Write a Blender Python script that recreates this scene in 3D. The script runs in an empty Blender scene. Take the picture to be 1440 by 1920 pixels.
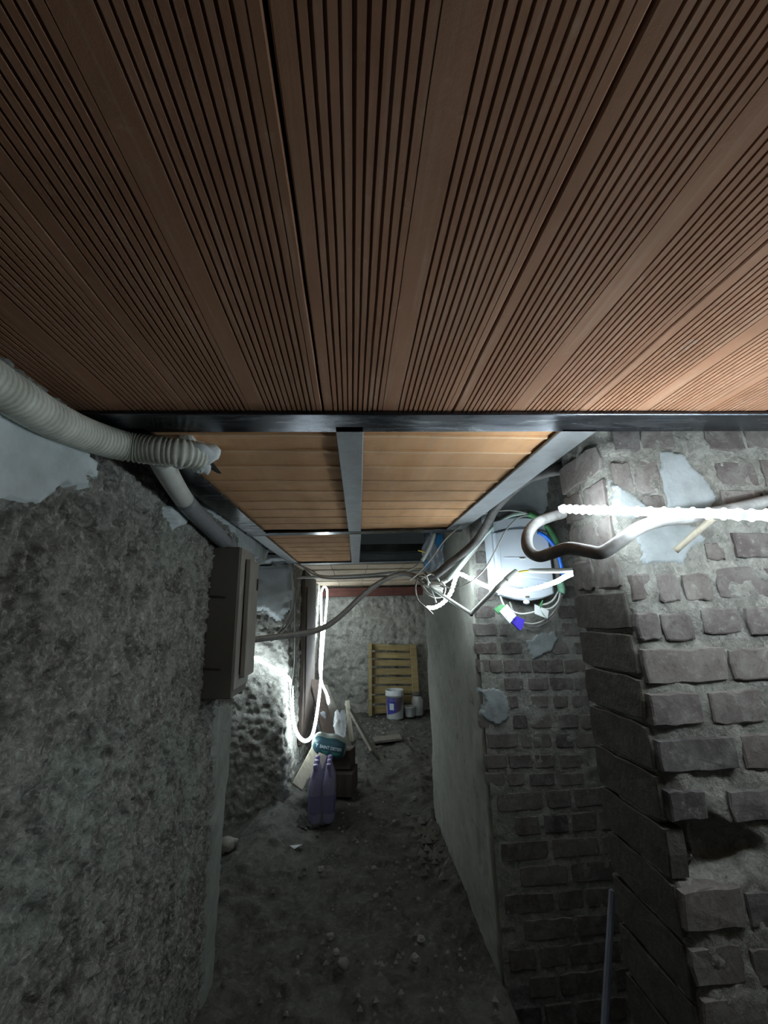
import bpy, math, random
import numpy as np
from mathutils import Vector, Matrix
random.seed(7)
S = bpy.context.scene
C = S.collection
# ------------------------------------------------------------------ camera
F = 750.0
vy = np.array([-60.0, -190.0, F]); vy /= np.linalg.norm(vy)
vz = np.array([645.0 - 720, -(960 - (60.0 * 75.0 + F * F) / 190.0 - 960), F]); vz /= np.linalg.norm(vz)
vx = np.cross(vy, vz)
if vx[0] < 0: vx = -vx
M = np.array([vx, vy, vz])                  # camera (right, up, forward) -> world
CAM = np.array([0.0, 0.0, 1.4])
cam_d = bpy.data.cameras.new('camera'); cam = bpy.data.objects.new('camera', cam_d); C.objects.link(cam)
R3 = np.array([M[:, 0], M[:, 1], -M[:, 2]]).T
cam.matrix_world = Matrix.Translation(CAM) @ Matrix(R3.tolist()).to_4x4()
cam_d.sensor_fit = 'VERTICAL'; cam_d.sensor_height = 36.0; cam_d.lens = F / 1920 * 36.0
cam_d.clip_start = 0.02
S.camera = cam
# ------------------------------------------------------------------ world, exposure
w = bpy.data.worlds.new('world'); S.world = w; w.use_nodes = True
w.node_tree.nodes['Background'].inputs[0].default_value = (0.6, 0.75, 0.8, 1)
w.node_tree.nodes['Background'].inputs[1].default_value = 0.02
S.view_settings.view_transform = 'Standard'
S.view_settings.look = 'None'
S.view_settings.gamma = 1.0
S.view_settings.use_curve_mapping = False
S.view_settings.exposure = 0.0
S.cycles.caustics_reflective = False
S.cycles.caustics_refractive = False
LED_NEAR, LED_NICHE, LED_FAR = 112.0, 34.0, 22.0
LED_COL = (0.84, 0.96, 1.0)

# ------------------------------------------------------------------ helpers
def at(px, py, ax, v):
    """the world point that lies on the plane axis=v along the sight line of photograph pixel px,py"""
    d = M @ np.array([px - 720.0, -(py - 960.0), F])
    return CAM + d * ((v - CAM[ax]) / d[ax])
def Yp(px, py, y): return at(px, py, 1, y)
def path(*pts): return [Yp(*p) for p in pts]

def _h(ix, iy, iz, seed):
    h = (ix.astype(np.int64) * 374761393 + iy.astype(np.int64) * 668265263 + iz.astype(np.int64) * 2147483647 + seed * 974711) & 0xffffffff
    h = ((h ^ (h >> 13)) * 1274126177) & 0xffffffff
    h = ((h ^ (h >> 16)) * 2246822519) & 0xffffffff
    return ((h ^ (h >> 15)) & 0xffff) / 65535.0
def vnoise(p, seed=0):
    f = np.floor(p); t = p - f; t = t * t * (3 - 2 * t); f = f.astype(np.int64)
    r = 0
    for a in (0, 1):
        for b in (0, 1):
            for c in (0, 1):
                wgt = (t[:, 0] if a else 1 - t[:, 0]) * (t[:, 1] if b else 1 - t[:, 1]) * (t[:, 2] if c else 1 - t[:, 2])
                r = r + wgt * _h(f[:, 0] + a, f[:, 1] + b, f[:, 2] + c, seed)
    return r
def fbm(p, oct=4, seed=0, gain=0.5):
    r = 0; a = 1.0; s = 0
    for i in range(oct):
        r = r + a * vnoise(p * (2.03 ** i) + 17.1 * i, seed + i); s += a; a *= gain
    return r / s                       # 0..1

def link(o, parent=None):
    C.objects.link(o)
    if parent is not None:
        o.parent = parent
        o.matrix_parent_inverse = Matrix.Translation(parent.location).inverted() if parent.location.length else Matrix.Identity(4)
    return o
def mesh(name, v, f, mat, parent=None, smooth=False, uv=None):
    me = bpy.data.meshes.new(name)
    me.from_pydata([tuple(map(float, q)) for q in v], [], f)
    if smooth: me.shade_smooth()
    if mat: me.materials.append(mat)
    me.update()
    return link(bpy.data.objects.new(name, me), parent)
def tag(o, label=None, cat=None, group=None, kind=None):
    if label: o['label'] = label
    if cat: o['category'] = cat
    if group: o['group'] = group
    if kind: o['kind'] = kind
    return o
def thing(name, label, cat, loc, group=None):
    o = bpy.data.objects.new(name, None); o.empty_display_size = 0.05; o.location = [float(q) for q in loc]; C.objects.link(o)
    return tag(o, label, cat, group)

class MB:
    def __init__(s): s.v = []; s.f = []
    def add(s, v, f):
        n = len(s.v); s.v += [tuple(map(float, q)) for q in v]; s.f += [tuple(i + n for i in q) for q in f]; return s
    def box(s, c, size, rot=None, bev=0.0):
        hx, hy, hz = [q / 2 for q in size]
        b = min(bev, hx * .9, hy * .9, hz * .9)
        if b <= 0:
            v = [Vector((x * hx, y * hy, z * hz)) for x in (-1, 1) for y in (-1, 1) for z in (-1, 1)]
            f = [(0, 1, 3, 2), (4, 6, 7, 5), (0, 4, 5, 1), (2, 3, 7, 6), (0, 2, 6, 4), (1, 5, 7, 3)]
        else:
            v = []; idx = {}
            for x in (-1, 1):
                for y in (-1, 1):
                    for z in (-1, 1):
                        for k in range(3):
                            q = [x * hx, y * hy, z * hz]
                            for a, sgn in enumerate((x, y, z)):
                                if a != k: q[a] -= sgn * b
                            idx[(x, y, z, k)] = len(v); v.append(Vector(q))
            f = []
            for x in (-1, 1):
                for y in (-1, 1):
                    for z in (-1, 1):
                        t = [idx[(x, y, z, k)] for k in range(3)]
                        f.append(tuple(t if x * y * z > 0 else t[::-1]))
            for k in range(3):
                a, c2 = (k + 1) % 3, (k + 2) % 3
                for sg in (-1, 1):
                    quad = []
                    for p, q in ((-1, -1), (1, -1), (1, 1), (-1, 1)):
                        key = [0, 0, 0]; key[k] = sg; key[a] = p; key[c2] = q
                        quad.append(idx[(key[0], key[1], key[2], k)])
                    f.append(tuple(quad if sg > 0 else quad[::-1]))
            for k in range(3):               # edges along axis k
                a, c2 = (k + 1) % 3, (k + 2) % 3
                for p in (-1, 1):
                    for q in (-1, 1):
                        def I(kk, fa):
                            key = [0, 0, 0]; key[k] = kk; key[a] = p; key[c2] = q
                            return idx[(key[0], key[1], key[2], fa)]
                        quad = [I(-1, a), I(1, a), I(1, c2), I(-1, c2)]
                        f.append(tuple(quad if p * q < 0 else quad[::-1]))
        m = rot if rot is not None else Matrix.Identity(3)
        cc = Vector([float(q) for q in c])
        return s.add([m @ q + cc for q in v], f)
    def tube(s, pts, r, seg=10, caps=True, sub=6, ridges=None):
        P = spline(pts, sub) if sub > 1 else [Vector(map(float, p)) for p in pts]
        n = len(P)
        rr = [r] * n if not callable(r) else [r(i / (n - 1)) for i in range(n)]
        t = [(P[min(i + 1, n - 1)] - P[max(i - 1, 0)]).normalized() for i in range(n)]
        up = Vector((0, 0, 1)) if abs(t[0].z) < .9 else Vector((1, 0, 0))
        u = t[0].cross(up).normalized(); v = []; f = []
        for i in range(n):
            u = (u - t[i] * u.dot(t[i])).normalized(); w_ = t[i].cross(u)
            for k in range(seg):
                a = 2 * math.pi * k / seg
                v.append(P[i] + (u * math.cos(a) + w_ * math.sin(a)) * rr[i])
        for i in range(n - 1):
            for k in range(seg):
                a, b = i * seg + k, i * seg + (k + 1) % seg
                f.append((a, b, b + seg, a + seg))
        if caps:
            f.append(tuple(range(seg))[::-1]); f.append(tuple((n - 1) * seg + k for k in range(seg)))
        return s.add(v, f)
    def lathe(s, prof, c, seg=24, rot=None):
        v = []; f = []; n = len(prof); cc = Vector([float(q) for q in c]); m = rot or Matrix.Identity(3)
        for r, z in prof:
            for k in range(seg):
                a = 2 * math.pi * k / seg
                v.append(m @ Vector((r * math.cos(a), r * math.sin(a), z)) + cc)
        for i in range(n - 1):
            for k in range(seg):
                a, b = i * seg + k, i * seg + (k + 1) % seg
                f.append((a, b, b + seg, a + seg))
        return s.add(v, f)
    def build(s, name, mat, parent=None, smooth=False):
        return mesh(name, s.v, s.f, mat, parent, smooth)
def spline(pts, sub):
    P = [Vector([float(c) for c in p]) for p in pts]
    if len(P) < 3: return [P[0].lerp(P[-1], i / sub) for i in range(sub + 1)]
    out = []
    for i in range(len(P) - 1):
        a, b, c, d = P[max(i - 1, 0)], P[i], P[i + 1], P[min(i + 2, len(P) - 1)]
        for k in range(sub):
            t = k / sub
            out.append(0.5 * ((2 * b) + (c - a) * t + (2 * a - 5 * b + 4 * c - d) * t * t + (3 * b - a - 3 * c + d) * t ** 3))
    out.append(P[-1]); return out
def one(name, mb, mat, label, cat, group=None, smooth=True):
    return tag(mb.build(name, mat, None, smooth), label, cat, group)

# ------------------------------------------------------------------ materials
def newmat(name):
    m = bpy.data.materials.new(name); m.use_nodes = True
    return m, m.node_tree, m.node_tree.nodes['Principled BSDF']
def N(nt, t, **kw):
    n = nt.nodes.new(t)
    for k, v in kw.items(): setattr(n, k, v)
    return n
def noise(nt, co, scale, detail=6, rough=.6, dist=0.0):
    n = N(nt, 'ShaderNodeTexNoise'); n.inputs['Scale'].default_value = scale; n.inputs['Detail'].default_value = detail
    n.inputs['Roughness'].default_value = rough; n.inputs['Distortion'].default_value = dist
    nt.links.new(co, n.inputs['Vector']); return n.outputs['Fac']
def ramp(nt, fac, stops):
    r = N(nt, 'ShaderNodeValToRGB'); e = r.color_ramp.elements
    while len(e) < len(stops): e.new(0.5)
    for q, (p, c) in zip(e, stops):
        q.position = p; q.color = (c, c, c, 1) if isinstance(c, (int, float)) else (*c, 1)
    nt.links.new(fac, r.inputs[0]); return r.outputs[0]
def mix(nt, fac, a, b):
    m = N(nt, 'ShaderNodeMix', data_type='RGBA')
    for s_, v in ((0, fac), (6, a), (7, b)):
        if isinstance(v, (int, float)): m.inputs[s_].default_value = v
        elif isinstance(v, tuple): m.inputs[s_].default_value = (*v, 1)
        else: nt.links.new(v, m.inputs[s_])
    return m.outputs[2]
def stretch(nt, co, sc):
    mp = N(nt, 'ShaderNodeMapping'); mp.inputs['Scale'].default_value = sc; nt.links.new(co, mp.inputs[0]); return mp.outputs[0]
def bump(nt, h, b, strength, dist=.01, chain=None):
    n = N(nt, 'ShaderNodeBump'); n.inputs['Strength'].default_value = strength; n.inputs['Distance'].default_value = dist
    nt.links.new(h, n.inputs['Height'])
    if chain is not None: nt.links.new(chain, n.inputs['Normal'])
    if b is not None: nt.links.new(n.outputs[0], b.inputs['Normal'])
    return n.outputs[0]
def spec(b, v): b.inputs['Specular IOR Level'].default_value = v
def coords(nt): return N(nt, 'ShaderNodeTexCoord').outputs['Object']

def plain(name, col, rough=.5, metal=0.0, dirt=0.25, dcol=None, scale=30, bmp=.15, sp=.4, **kw):
    m, nt, b = newmat(name); co = coords(nt)
    f = ramp(nt, noise(nt, co, scale), [(.38, 0.0), (.68, 1.0)])
    d = dcol or tuple(c * .45 + .03 for c in col)
    mf = N(nt, 'ShaderNodeMath', operation='MULTIPLY'); nt.links.new(f, mf.inputs[0]); mf.inputs[1].default_value = dirt
    nt.links.new(mix(nt, mf.outputs[0], col, d), b.inputs['Base Color'])
    b.inputs['Roughness'].default_value = rough; b.inputs['Metallic'].default_value = metal; spec(b, sp)
    if bmp: bump(nt, noise(nt, co, scale * 3), b, bmp, .003)
    for k, v in kw.items(): b.inputs[k].default_value = v
    return m
def rubble(name, base, dark, light, extra=None, scale=9, bs=.6, bd=.012, ecol=None, rust=True):
    m, nt, b = newmat(name); co = coords(nt)
    n1 = noise(nt, co, scale, 8, .62, .6); n2 = noise(nt, co, scale * 4.5, 8, .7, .8); n3 = noise(nt, co, 2.3, 4, .6)
    c = mix(nt, ramp(nt, n1, [(.35, 0.), (.62, 1.)]), dark, base)
    c = mix(nt, ramp(nt, n2, [(.5, 0.), (.72, .85)]), c, light)
    c = mix(nt, ramp(nt, n2, [(.3, .8), (.42, 0.)]), c, tuple(q * .35 for q in dark))
    if extra:
        k = mix(nt, ramp(nt, n3, [(.47, 0.), (.66, .75)]), (0., 0., 0.), (1., 1., 1.))
        mm = N(nt, 'ShaderNodeMath', operation='MULTIPLY'); nt.links.new(k, mm.inputs[0]); nt.links.new(ramp(nt, n1, [(.4, .15), (.65, 1.)]), mm.inputs[1])
        c = mix(nt, mm.outputs[0], c, extra)
    if rust:
        n4 = noise(nt, stretch(nt, co, (1, 1, .6)), 6.5, 5, .6, 1.0)
        c = mix(nt, ramp(nt, n4, [(.69, 0.), (.76, .7)]), c, (.2, .105, .05))
    nt.links.new(c, b.inputs['Base Color']); b.inputs['Roughness'].default_value = .95; spec(b, .15)
    a = bump(nt, n1, None, bs, bd); bump(nt, n2, b, bs, bd * .5, a)
    return m
MT = {}
MT['wall_left'] = rubble('rough_wall_plaster', (.38, .375, .345), (.14, .138, .128), (.72, .73, .69), (.39, .48, .43), 17, 1.0, .014)
MT['wall_grey'] = rubble('grey_rubble_wall', (.4, .4, .37), (.22, .215, .195), (.6, .6, .55), None, 11, .8, .016)
MT['mortar'] = rubble('lime_mortar', (.285, .282, .26), (.15, .147, .135), (.42, .42, .39), (.3, .315, .285), 20, .9, .01, rust=False)
MT['smooth_wall'] = rubble('smooth_cement_render', (.32, .32, .29), (.25, .25, .225), (.37, .37, .34), None, 3.5, .15, .006, rust=False)
MT['dirt'] = rubble('trampled_dirt', (.125, .123, .112), (.07, .069, .063), (.19, .188, .172), None, 7, .8, .015, rust=False)
MT['patch'] = plain('blue_grey_plaster', (.5, .545, .565), .9, 0, .6, (.33, .365, .37), 13, .8, .15)
MT['patch_low'] = plain('smeared_grey_render', (.3, .33, .345), .9, 0, .7, (.19, .205, .205), 16, .9, .15)
MT['patch_left'] = plain('pale_blue_grey_skim', (.6, .66, .69), .9, 0, .7, (.36, .41, .41), 11, .8, .15)
MT['corner'] = plain('greenish_corner_render', (.36, .39, .36), .9, 0, .7, (.22, .235, .22), 12, .8, .15)
MT['patch_pale'] = plain('pale_plaster_skim', (.74, .8, .83), .9, 0, .5, (.4, .44, .45), 8, .5, .15)
MT['stone'] = plain('grey_stone', (.3, .29, .26), .95, 0, .7, (.15, .145, .13), 25, .6, .1)

def brick_mat():
    m, nt, b = newmat('old_brick'); co = coords(nt)
    oi = N(nt, 'ShaderNodeObjectInfo').outputs['Random']
    c = ramp(nt, oi, [(0., (.095, .08, .08)), (.3, (.125, .108, .105)), (.55, (.15, .132, .125)), (.8, (.11, .092, .085)), (1., (.065, .06, .065))])
    n1 = noise(nt, co, 16, 8, .65, .5); n2 = noise(nt, co, 55, 8, .7)
    c = mix(nt, ramp(nt, n1, [(.42, 0.), (.78, .75)]), c, (.25, .245, .23))
    c = mix(nt, ramp(nt, n2, [(.56, 0.), (.72, .55)]), c, (.33, .325, .305))
    c = mix(nt, ramp(nt, n2, [(.3, .7), (.45, 0.)]), c, (.05, .045, .042))
    nt.links.new(c, b.inputs['Base Color']); b.inputs['Roughness'].default_value = .92; spec(b, .2)
    a = bump(nt, n1, None, .5, .006); bump(nt, n2, b, .5, .003, a)
    return m
MT['brick'] = brick_mat()
def clay(name, c1, c2, spots=True):
    m, nt, b = newmat(name); co = coords(nt)
    oi = N(nt, 'ShaderNodeObjectInfo').outputs['Random']
    n1 = noise(nt, stretch(nt, co, (3, .5, 3)), 5, 6, .6); n2 = noise(nt, co, 40, 6, .7)
    c = mix(nt, ramp(nt, n1, [(.3, 0.), (.7, 1.)]), c1, c2)
    k = N(nt, 'ShaderNodeMath', operation='MULTIPLY_ADD'); nt.links.new(oi, k.inputs[0]); k.inputs[1].default_value = .35; k.inputs[2].default_value = .0
    c = mix(nt, k.outputs[0], c, tuple(q * .62 for q in c1))
    c = mix(nt, ramp(nt, n2, [(.6, 0.), (.75, .5)]), c, (.48, .34, .25))
    c = mix(nt, ramp(nt, noise(nt, stretch(nt, co, (30, 1.2, 10)), 3, 6, .65, .4), [(.5, 0.), (.75, .45)]), c, (.5, .37, .28))
    c = mix(nt, ramp(nt, noise(nt, co, 3.2, 5, .6, .3), [(.5, 0.), (.7, .5)]), c, tuple(q * .5 for q in c1))
    if spots:
        c = mix(nt, ramp(nt, noise(nt, co, 7, 5, .7, .5), [(.69, 0.), (.73, .5)]), c, (.45, .44, .42))
    nt.links.new(c, b.inputs['Base Color']); b.inputs['Roughness'].default_value = .85; spec(b, .25)
    bump(nt, n2, b, .25, .002)
    return m
MT['clay'] = clay('fired_clay_tile', (.315, .155, .088), (.39, .21, .132))
MT['clay2'] = clay('orange_clay_panel', (.62, .335, .16), (.74, .43, .23), False)
MT['shade_brick'] = plain('return_face_shade_brick', (.07, .064, .058), .9, 0, .7, (.12, .112, .1), 22, 1.0, .2)  # near-black colour paints the shade on the pillar's return face
MT['clay_rib'] = clay('rib_highlight_clay', (.7, .5, .32), (.78, .6, .4), False)  # paler clay on the raised beads paints the light they catch
MT['clay3'] = clay('pale_dusty_clay', (.5, .4, .3), (.58, .48, .36), False)
def steel_mat():
    m, nt, b = newmat('dark_mill_steel'); co = coords(nt)
    n1 = noise(nt, stretch(nt, co, (1, 6, 6)), 6, 6, .65, .6)
    nt.links.new(ramp(nt, n1, [(.3, (.035, .04, .055)), (.55, (.09, .1, .12)), (.75, (.22, .23, .25))]), b.inputs['Base Color'])
    nt.links.new(ramp(nt, n1, [(.3, .15), (.7, .32)]), b.inputs['Roughness'])
    b.inputs['Metallic'].default_value = .9
    bump(nt, noise(nt, co, 45), b, .12, .002)
    return m
MT['steel'] = steel_mat()
MT['steel_dull'] = plain('dull_grey_steel', (.25, .265, .28), .55, .5, .6, (.17, .17, .165), 18, .2)
MT['duct'] = plain('dusty_white_duct', (.78, .8, .73), .7, 0, .55, (.35, .36, .31), 22, .3, .3)
MT['pipe_white'] = plain('off_white_pvc', (.6, .63, .6), .5, 0, .35, (.38, .38, .35), 20, .1)
MT['pipe_grey'] = plain('slate_grey_pvc', (.2, .215, .24), .5, 0, .4, (.3, .3, .29), 20, .1)
MT['lit_edge_bar'] = plain('slate_lit_edge_bar', (.07, .08, .11), .6, 0, .3)  # for the added bar that replaces a sliver of lit wall edge
MT['conduit'] = plain('dusty_black_conduit', (.17, .165, .165), .6, 0, .6, (.42, .42, .42), 30, .2)
MT['conduit_dark'] = plain('dark_rubber_conduit', (.075, .07, .068), .6, 0, .5, (.2, .19, .18), 26, .2)
MT['cable_grey'] = plain('grey_cable', (.3, .29, .27), .6, 0, .45, (.5, .49, .46), 35, .1)
MT['cable_white'] = plain('white_cable', (.66, .68, .66), .5, 0, .3, (.4, .4, .37), 40, .05)
MT['cable_mint'] = plain('pale_green_cable', (.5, .66, .6), .5, 0, .25, (.4, .45, .42), 40, .05)
MT['green'] = plain('green_tape', (.07, .26, .1), .5, 0, .3, (.14, .3, .18), 60, .1)
MT['green_pale'] = plain('pale_green_wrap', (.2, .42, .29), .7, 0, .3, (.3, .5, .38), 60, .1)
MT['blue'] = plain('bright_blue_conduit', (.015, .16, .75), .4, 0, .1, None, 60, .05)
MT['violet'] = plain('violet_plastic', (.08, .05, .65), .45, 0, .1, None, 60, .05)
MT['yellow'] = plain('yellow_wire', (.75, .55, .05), .45, 0, .1, None, 60, .0)
MT['meter'] = plain('pale_grey_blue_plastic', (.58, .64, .72), .38, 0, .15, (.5, .54, .6), 8, .03, .5)
MT['white'] = plain('white_plastic', (.78, .8, .82), .45, 0, .12, None, 30, .03)
MT['black'] = plain('black_rubber', (.012, .012, .012), .6, 0, .2, (.05, .05, .05), 30, .05)
MT['void'] = plain('dark_board', (.045, .045, .047), .7, .0, .6, (.13, .13, .13), 12, .3)
MT['cabinet'] = plain('taupe_painted_metal', (.135, .125, .112), .6, 0, .35, (.1, .095, .085), 14, .1, .35)
MT['cabinet_in'] = plain('pale_taupe_metal', (.33, .31, .28), .55, 0, .35, (.24, .225, .2), 14, .1, .35)
MT['rust'] = plain('rusty_iron', (.06, .05, .045), .8, .3, .5, (.12, .07, .04), 60, .2)
def wood(name, c1, c2, axis=0, rough=.75):
    m, nt, b = newmat(name); co = coords(nt)
    sc = [14, 14, 14]; sc[axis] = 1.2
    n1 = noise(nt, stretch(nt, co, tuple(sc)), 2.5, 8, .65, .8); n2 = noise(nt, co, 6, 5)
    c = mix(nt, ramp(nt, n1, [(.32, 0.), (.66, 1.)]), c1, c2)
    c = mix(nt, ramp(nt, n2, [(.55, 0.), (.75, .5)]), c, tuple(q * .5 for q in c1))
    nt.links.new(c, b.inputs['Base Color']); b.inputs['Roughness'].default_value = rough; spec(b, .25)
    bump(nt, n1, b, .25, .003); return m
MT['pallet'] = wood('yellow_pine', (.24, .18, .085), (.38, .3, .15), 0)
MT['plank'] = wood('grey_weathered_plank', (.12, .11, .095), (.22, .205, .18), 2)
MT['plank_pale'] = wood('pale_sawn_timber', (.4, .37, .29), (.58, .55, .44), 2)
MT['brown'] = wood('dark_brown_timber', (.055, .042, .036), (.1, .075, .062), 2)
MT['red'] = wood('red_brown_painted_timber', (.11, .045, .038), (.17, .075, .06), 0)
MT['stick'] = wood('grey_brown_stick', (.2, .175, .14), (.32, .29, .235), 2)
MT['bucket'] = plain('white_tub_plastic', (.6, .64, .67), .5, 0, .35, (.4, .41, .4), 12, .05)
MT['print_blue'] = plain('printed_blue_label', (.05, .05, .3), .5, 0, .3, (.12, .13, .4), 20, .02)
MT['print_plum'] = plain('printed_plum_label', (.13, .09, .15), .5, 0, .3, None, 20, .02)
MT['bag'] = plain('teal_printed_sack', (.02, .06, .08), .4, 0, .35, (.06, .17, .18), 10, .1, .5)
MT['bag_side'] = plain('dusty_clear_sack_film', (.3, .36, .33), .35, 0, .5, (.16, .19, .18), 14, .2, .5)
MT['print_white'] = plain('white_print', (.62, .74, .78), .5, 0, .2, None, 40, 0)
MT['print_green'] = plain('green_print', (.06, .26, .2), .5, 0, .2, None, 40, 0)
def film(name, col, alpha, rough=.15):
    m, nt, b = newmat(name); co = coords(nt)
    b.inputs['Base Color'].default_value = (*col, 1); b.inputs['Roughness'].default_value = rough
    b.inputs['Alpha'].default_value = alpha; spec(b, .7)
    bump(nt, noise(nt, co, 28, 4, .6, .8), b, .5, .01)
    return m
MT['wrap'] = film('violet_shrink_film', (.6, .56, .78), .3)
MT['bottle'] = plain('violet_tinted_bottle', (.3, .28, .52), .18, 0, .3, (.3, .27, .5), 20, .1, .7, **{'Transmission Weight': .35})
MT['bottle_cap'] = plain('lilac_bottle_cap', (.3, .26, .48), .4, 0, .2, None, 30, .02)
MT['bottle_label'] = plain('deep_blue_bottle_label', (.035, .035, .19), .4, 0, .4, (.08, .07, .28), 40, .1)
MT['clear'] = film('clear_plastic', (.75, .78, .8), .4)
MT['sheet'] = film('grey_plastic_sheet', (.33, .37, .41), .93, .35)
MT['blue_print'] = plain('blue_sheet_print', (.015, .14, .34), .45, 0, .3, (.05, .25, .45), 30, .05)
def led(name, s):
    m, nt, b = newmat(name)
    b.inputs['Base Color'].default_value = (.8, .85, .9, 1)
    b.inputs['Emission Color'].default_value = (*LED_COL, 1); b.inputs['Emission Strength'].default_value = s
    return m
MT['led_near'] = led('led_jacket_near', .95); MT['led_niche'] = led('led_jacket_niche', LED_NICHE); MT['led_far'] = led('led_jacket_far', LED_FAR)
MT['chip_near'] = led('led_chip_near', LED_NEAR * 1.3); MT['chip_niche'] = led('led_chip_niche', LED_NICHE * 1.3); MT['chip_far'] = led('led_chip_far', LED_FAR * 1.3)

# ------------------------------------------------------------------ large structure
ZC = 1.8
def rough_wall(name, pts, z0, z1, du, amp, freq, mat, seed=1, dv=None, pit=0.0, flat=None, oct=4, carve=None):
    """wall surface that follows a plan polyline; its left-hand side (walking along it) is the room"""
    P = [np.array(p, float) for p in pts]; Q = []; Nn = []
    for i in range(len(P) - 1):
        d = P[i + 1] - P[i]; L = np.linalg.norm(d); n = max(1, int(round(L / du)))
        for k in range(n + (1 if i == len(P) - 2 else 0)):
            Q.append(P[i] + d * k / n)
    Q = np.array(Q); T = np.gradient(Q, axis=0); T /= np.linalg.norm(T, axis=1)[:, None]
    Nn = np.stack([-T[:, 1], T[:, 0]], 1)
    nz = max(1, int(round((z1 - z0) / (dv or du)))); Z = np.linspace(z0, z1, nz + 1)
    nu = len(Q)
    X = np.repeat(Q[:, None, :], nz + 1, 1); NN = np.repeat(Nn[:, None, :], nz + 1, 1); ZZ = np.repeat(Z[None, :], nu, 0)
    p = np.stack([X[..., 0].ravel(), X[..., 1].ravel(), ZZ.ravel()], 1)
    d = (fbm(p * freq, oct, seed, .55) - .5) * 2 * amp
    d += (fbm(p * 1.7, 3, seed + 9) - .5) * amp * 1.2 + (fbm(p * 5.5, 2, seed + 15) - .5) * amp * .8
    if pit:
        q = fbm(p * freq * 1.9, 3, seed + 31); d -= pit * np.clip((q - .55) * 5, 0, 1)
        q = fbm(p * freq * 2.7 + 5, 2, seed + 57); d += pit * .5 * np.clip((q - .6) * 5, 0, 1)
    if flat is not None: d *= flat(p)
    if carve is not None: d -= carve(p)
    v = p.copy(); v[:, 0] += NN[..., 0].ravel() * d; v[:, 1] += NN[..., 1].ravel() * d
    v[:, 2] += (fbm(p * freq + 40, 2, seed + 3) - .5) * amp * .6
    ids = np.arange(nu * (nz + 1)).reshape(nu, nz + 1)
    f = np.stack([ids[:-1, :-1].ravel(), ids[:-1, 1:].ravel(), ids[1:, 1:].ravel(), ids[1:, :-1].ravel()], 1)
    me = bpy.data.meshes.new(name)
    me.vertices.add(len(v)); me.vertices.foreach_set('co', v.astype(np.float32).ravel())
    me.loops.add(f.size); me.loops.foreach_set('vertex_index', f.astype(np.int32).ravel())
    me.polygons.add(len(f)); me.polygons.foreach_set('loop_start', np.arange(0, f.size, 4, dtype=np.int32))
    me.update(calc_edges=True); me.validate(); me.shade_smooth(); me.materials.append(mat)
    o = bpy.data.objects.new(name, me); C.objects.link(o); o['kind'] = 'structure'
    return o
TOP = 1.86
wall_left = rough_wall('wall_left', [(-1.35, 1.97), (-.6, 1.97), (-.55, 1.95), (-.55, .25)], -.06, TOP, .0046, .009, 27, MT['wall_left'], 3, None, .016)
rough_wall('wall_left_rear', [(-.55, .252), (-.55, -1.3)], -.06, TOP, .02, .011, 13, MT['wall_left'], 3, None, .012)
rough_wall('wall_left_recess', [(-1.34, 3.36), (-1.34, 1.95)], -.06, TOP, .03, .015, 8, MT['wall_grey'], 5)
wall_lb = rough_wall('wall_left_far', [(-.47, 6.32), (-.47, 4.2), (-.47, 3.4), (-.49, 3.32), (-.53, 3.3), (-1.36, 3.28)], -.06, TOP, .012, .018, 15, MT['wall_grey'], 11, None, .02)
wall_end = rough_wall('wall_end', [(1.32, 6.27), (-.5, 6.27)], -.06, TOP, .018, .03, 7, MT['wall_grey'], 17, None, .035)
rough_wall('wall_right_end_room', [(1.3, 3.2), (1.3, 6.3)], -.06, TOP, .05, .02, 7, MT['wall_grey'], 19)
wall_rc = rough_wall('wall_right_corridor', [(.66, 1.885), (.6, 1.885), (.57, 1.91), (.562, 2.1), (.562, 3.14), (.58, 3.19), (1.32, 3.2)], -.06, TOP, .014, .004, 9, MT['smooth_wall'], 23,
                     flat=lambda p: np.where((p[:, 1] < 2.08) | (p[:, 1] > 3.1), 3.2, 1.0))
wall_n = rough_wall('wall_right_niche', [(1.75, 1.88), (.575, 1.88)], -.95, 2.14, .009, .0065, 26, MT['mortar'], 29)
rough_wall('wall_right_niche_side', [(1.72, 1.0), (1.72, 1.9)], -.95, 2.14, .05, .005, 20, MT['mortar'], 31)
_c = (at(1212, 1592, 1, .83) + at(1425, 1600, 1, .83)) / 2; _w = float(at(1430, 1596, 1, .83)[0] - at(1206, 1596, 1, .83)[0]) / 2
def hollow(p):
    """the broken-out cavity low on the pillar front"""
    q = (((p[:, 0] - _c[0]) / _w) ** 2 + ((p[:, 2] - _c[2]) / .052) ** 2) ** .5 + (fbm(p * 18, 3, 77) - .5) * .5
    return np.clip((1.05 - q) * 3.0, 0, 1) * .05 * (p[:, 1] < .86)
wall_p = rough_wall('wall_right', [(2.25, .83), (.63, .83), (.597, .84), (.593, .87), (.593, .98), (.6, 1.03), (.625, 1.05), (1.75, 1.05)], -.95, TOP, .0075, .0075, 30, MT['mortar'], 37, None, .003, carve=hollow)
rough_wall('wall_right_side', [(2.25, -1.32), (2.25, .84)], -.1, TOP, .06, .01, 9, MT['wall_grey'], 41)
rough_wall('wall_rear', [(-.6, -1.3), (2.3, -1.3)], -.1, TOP, .06, .01, 9, MT['wall_grey'], 43)

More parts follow.
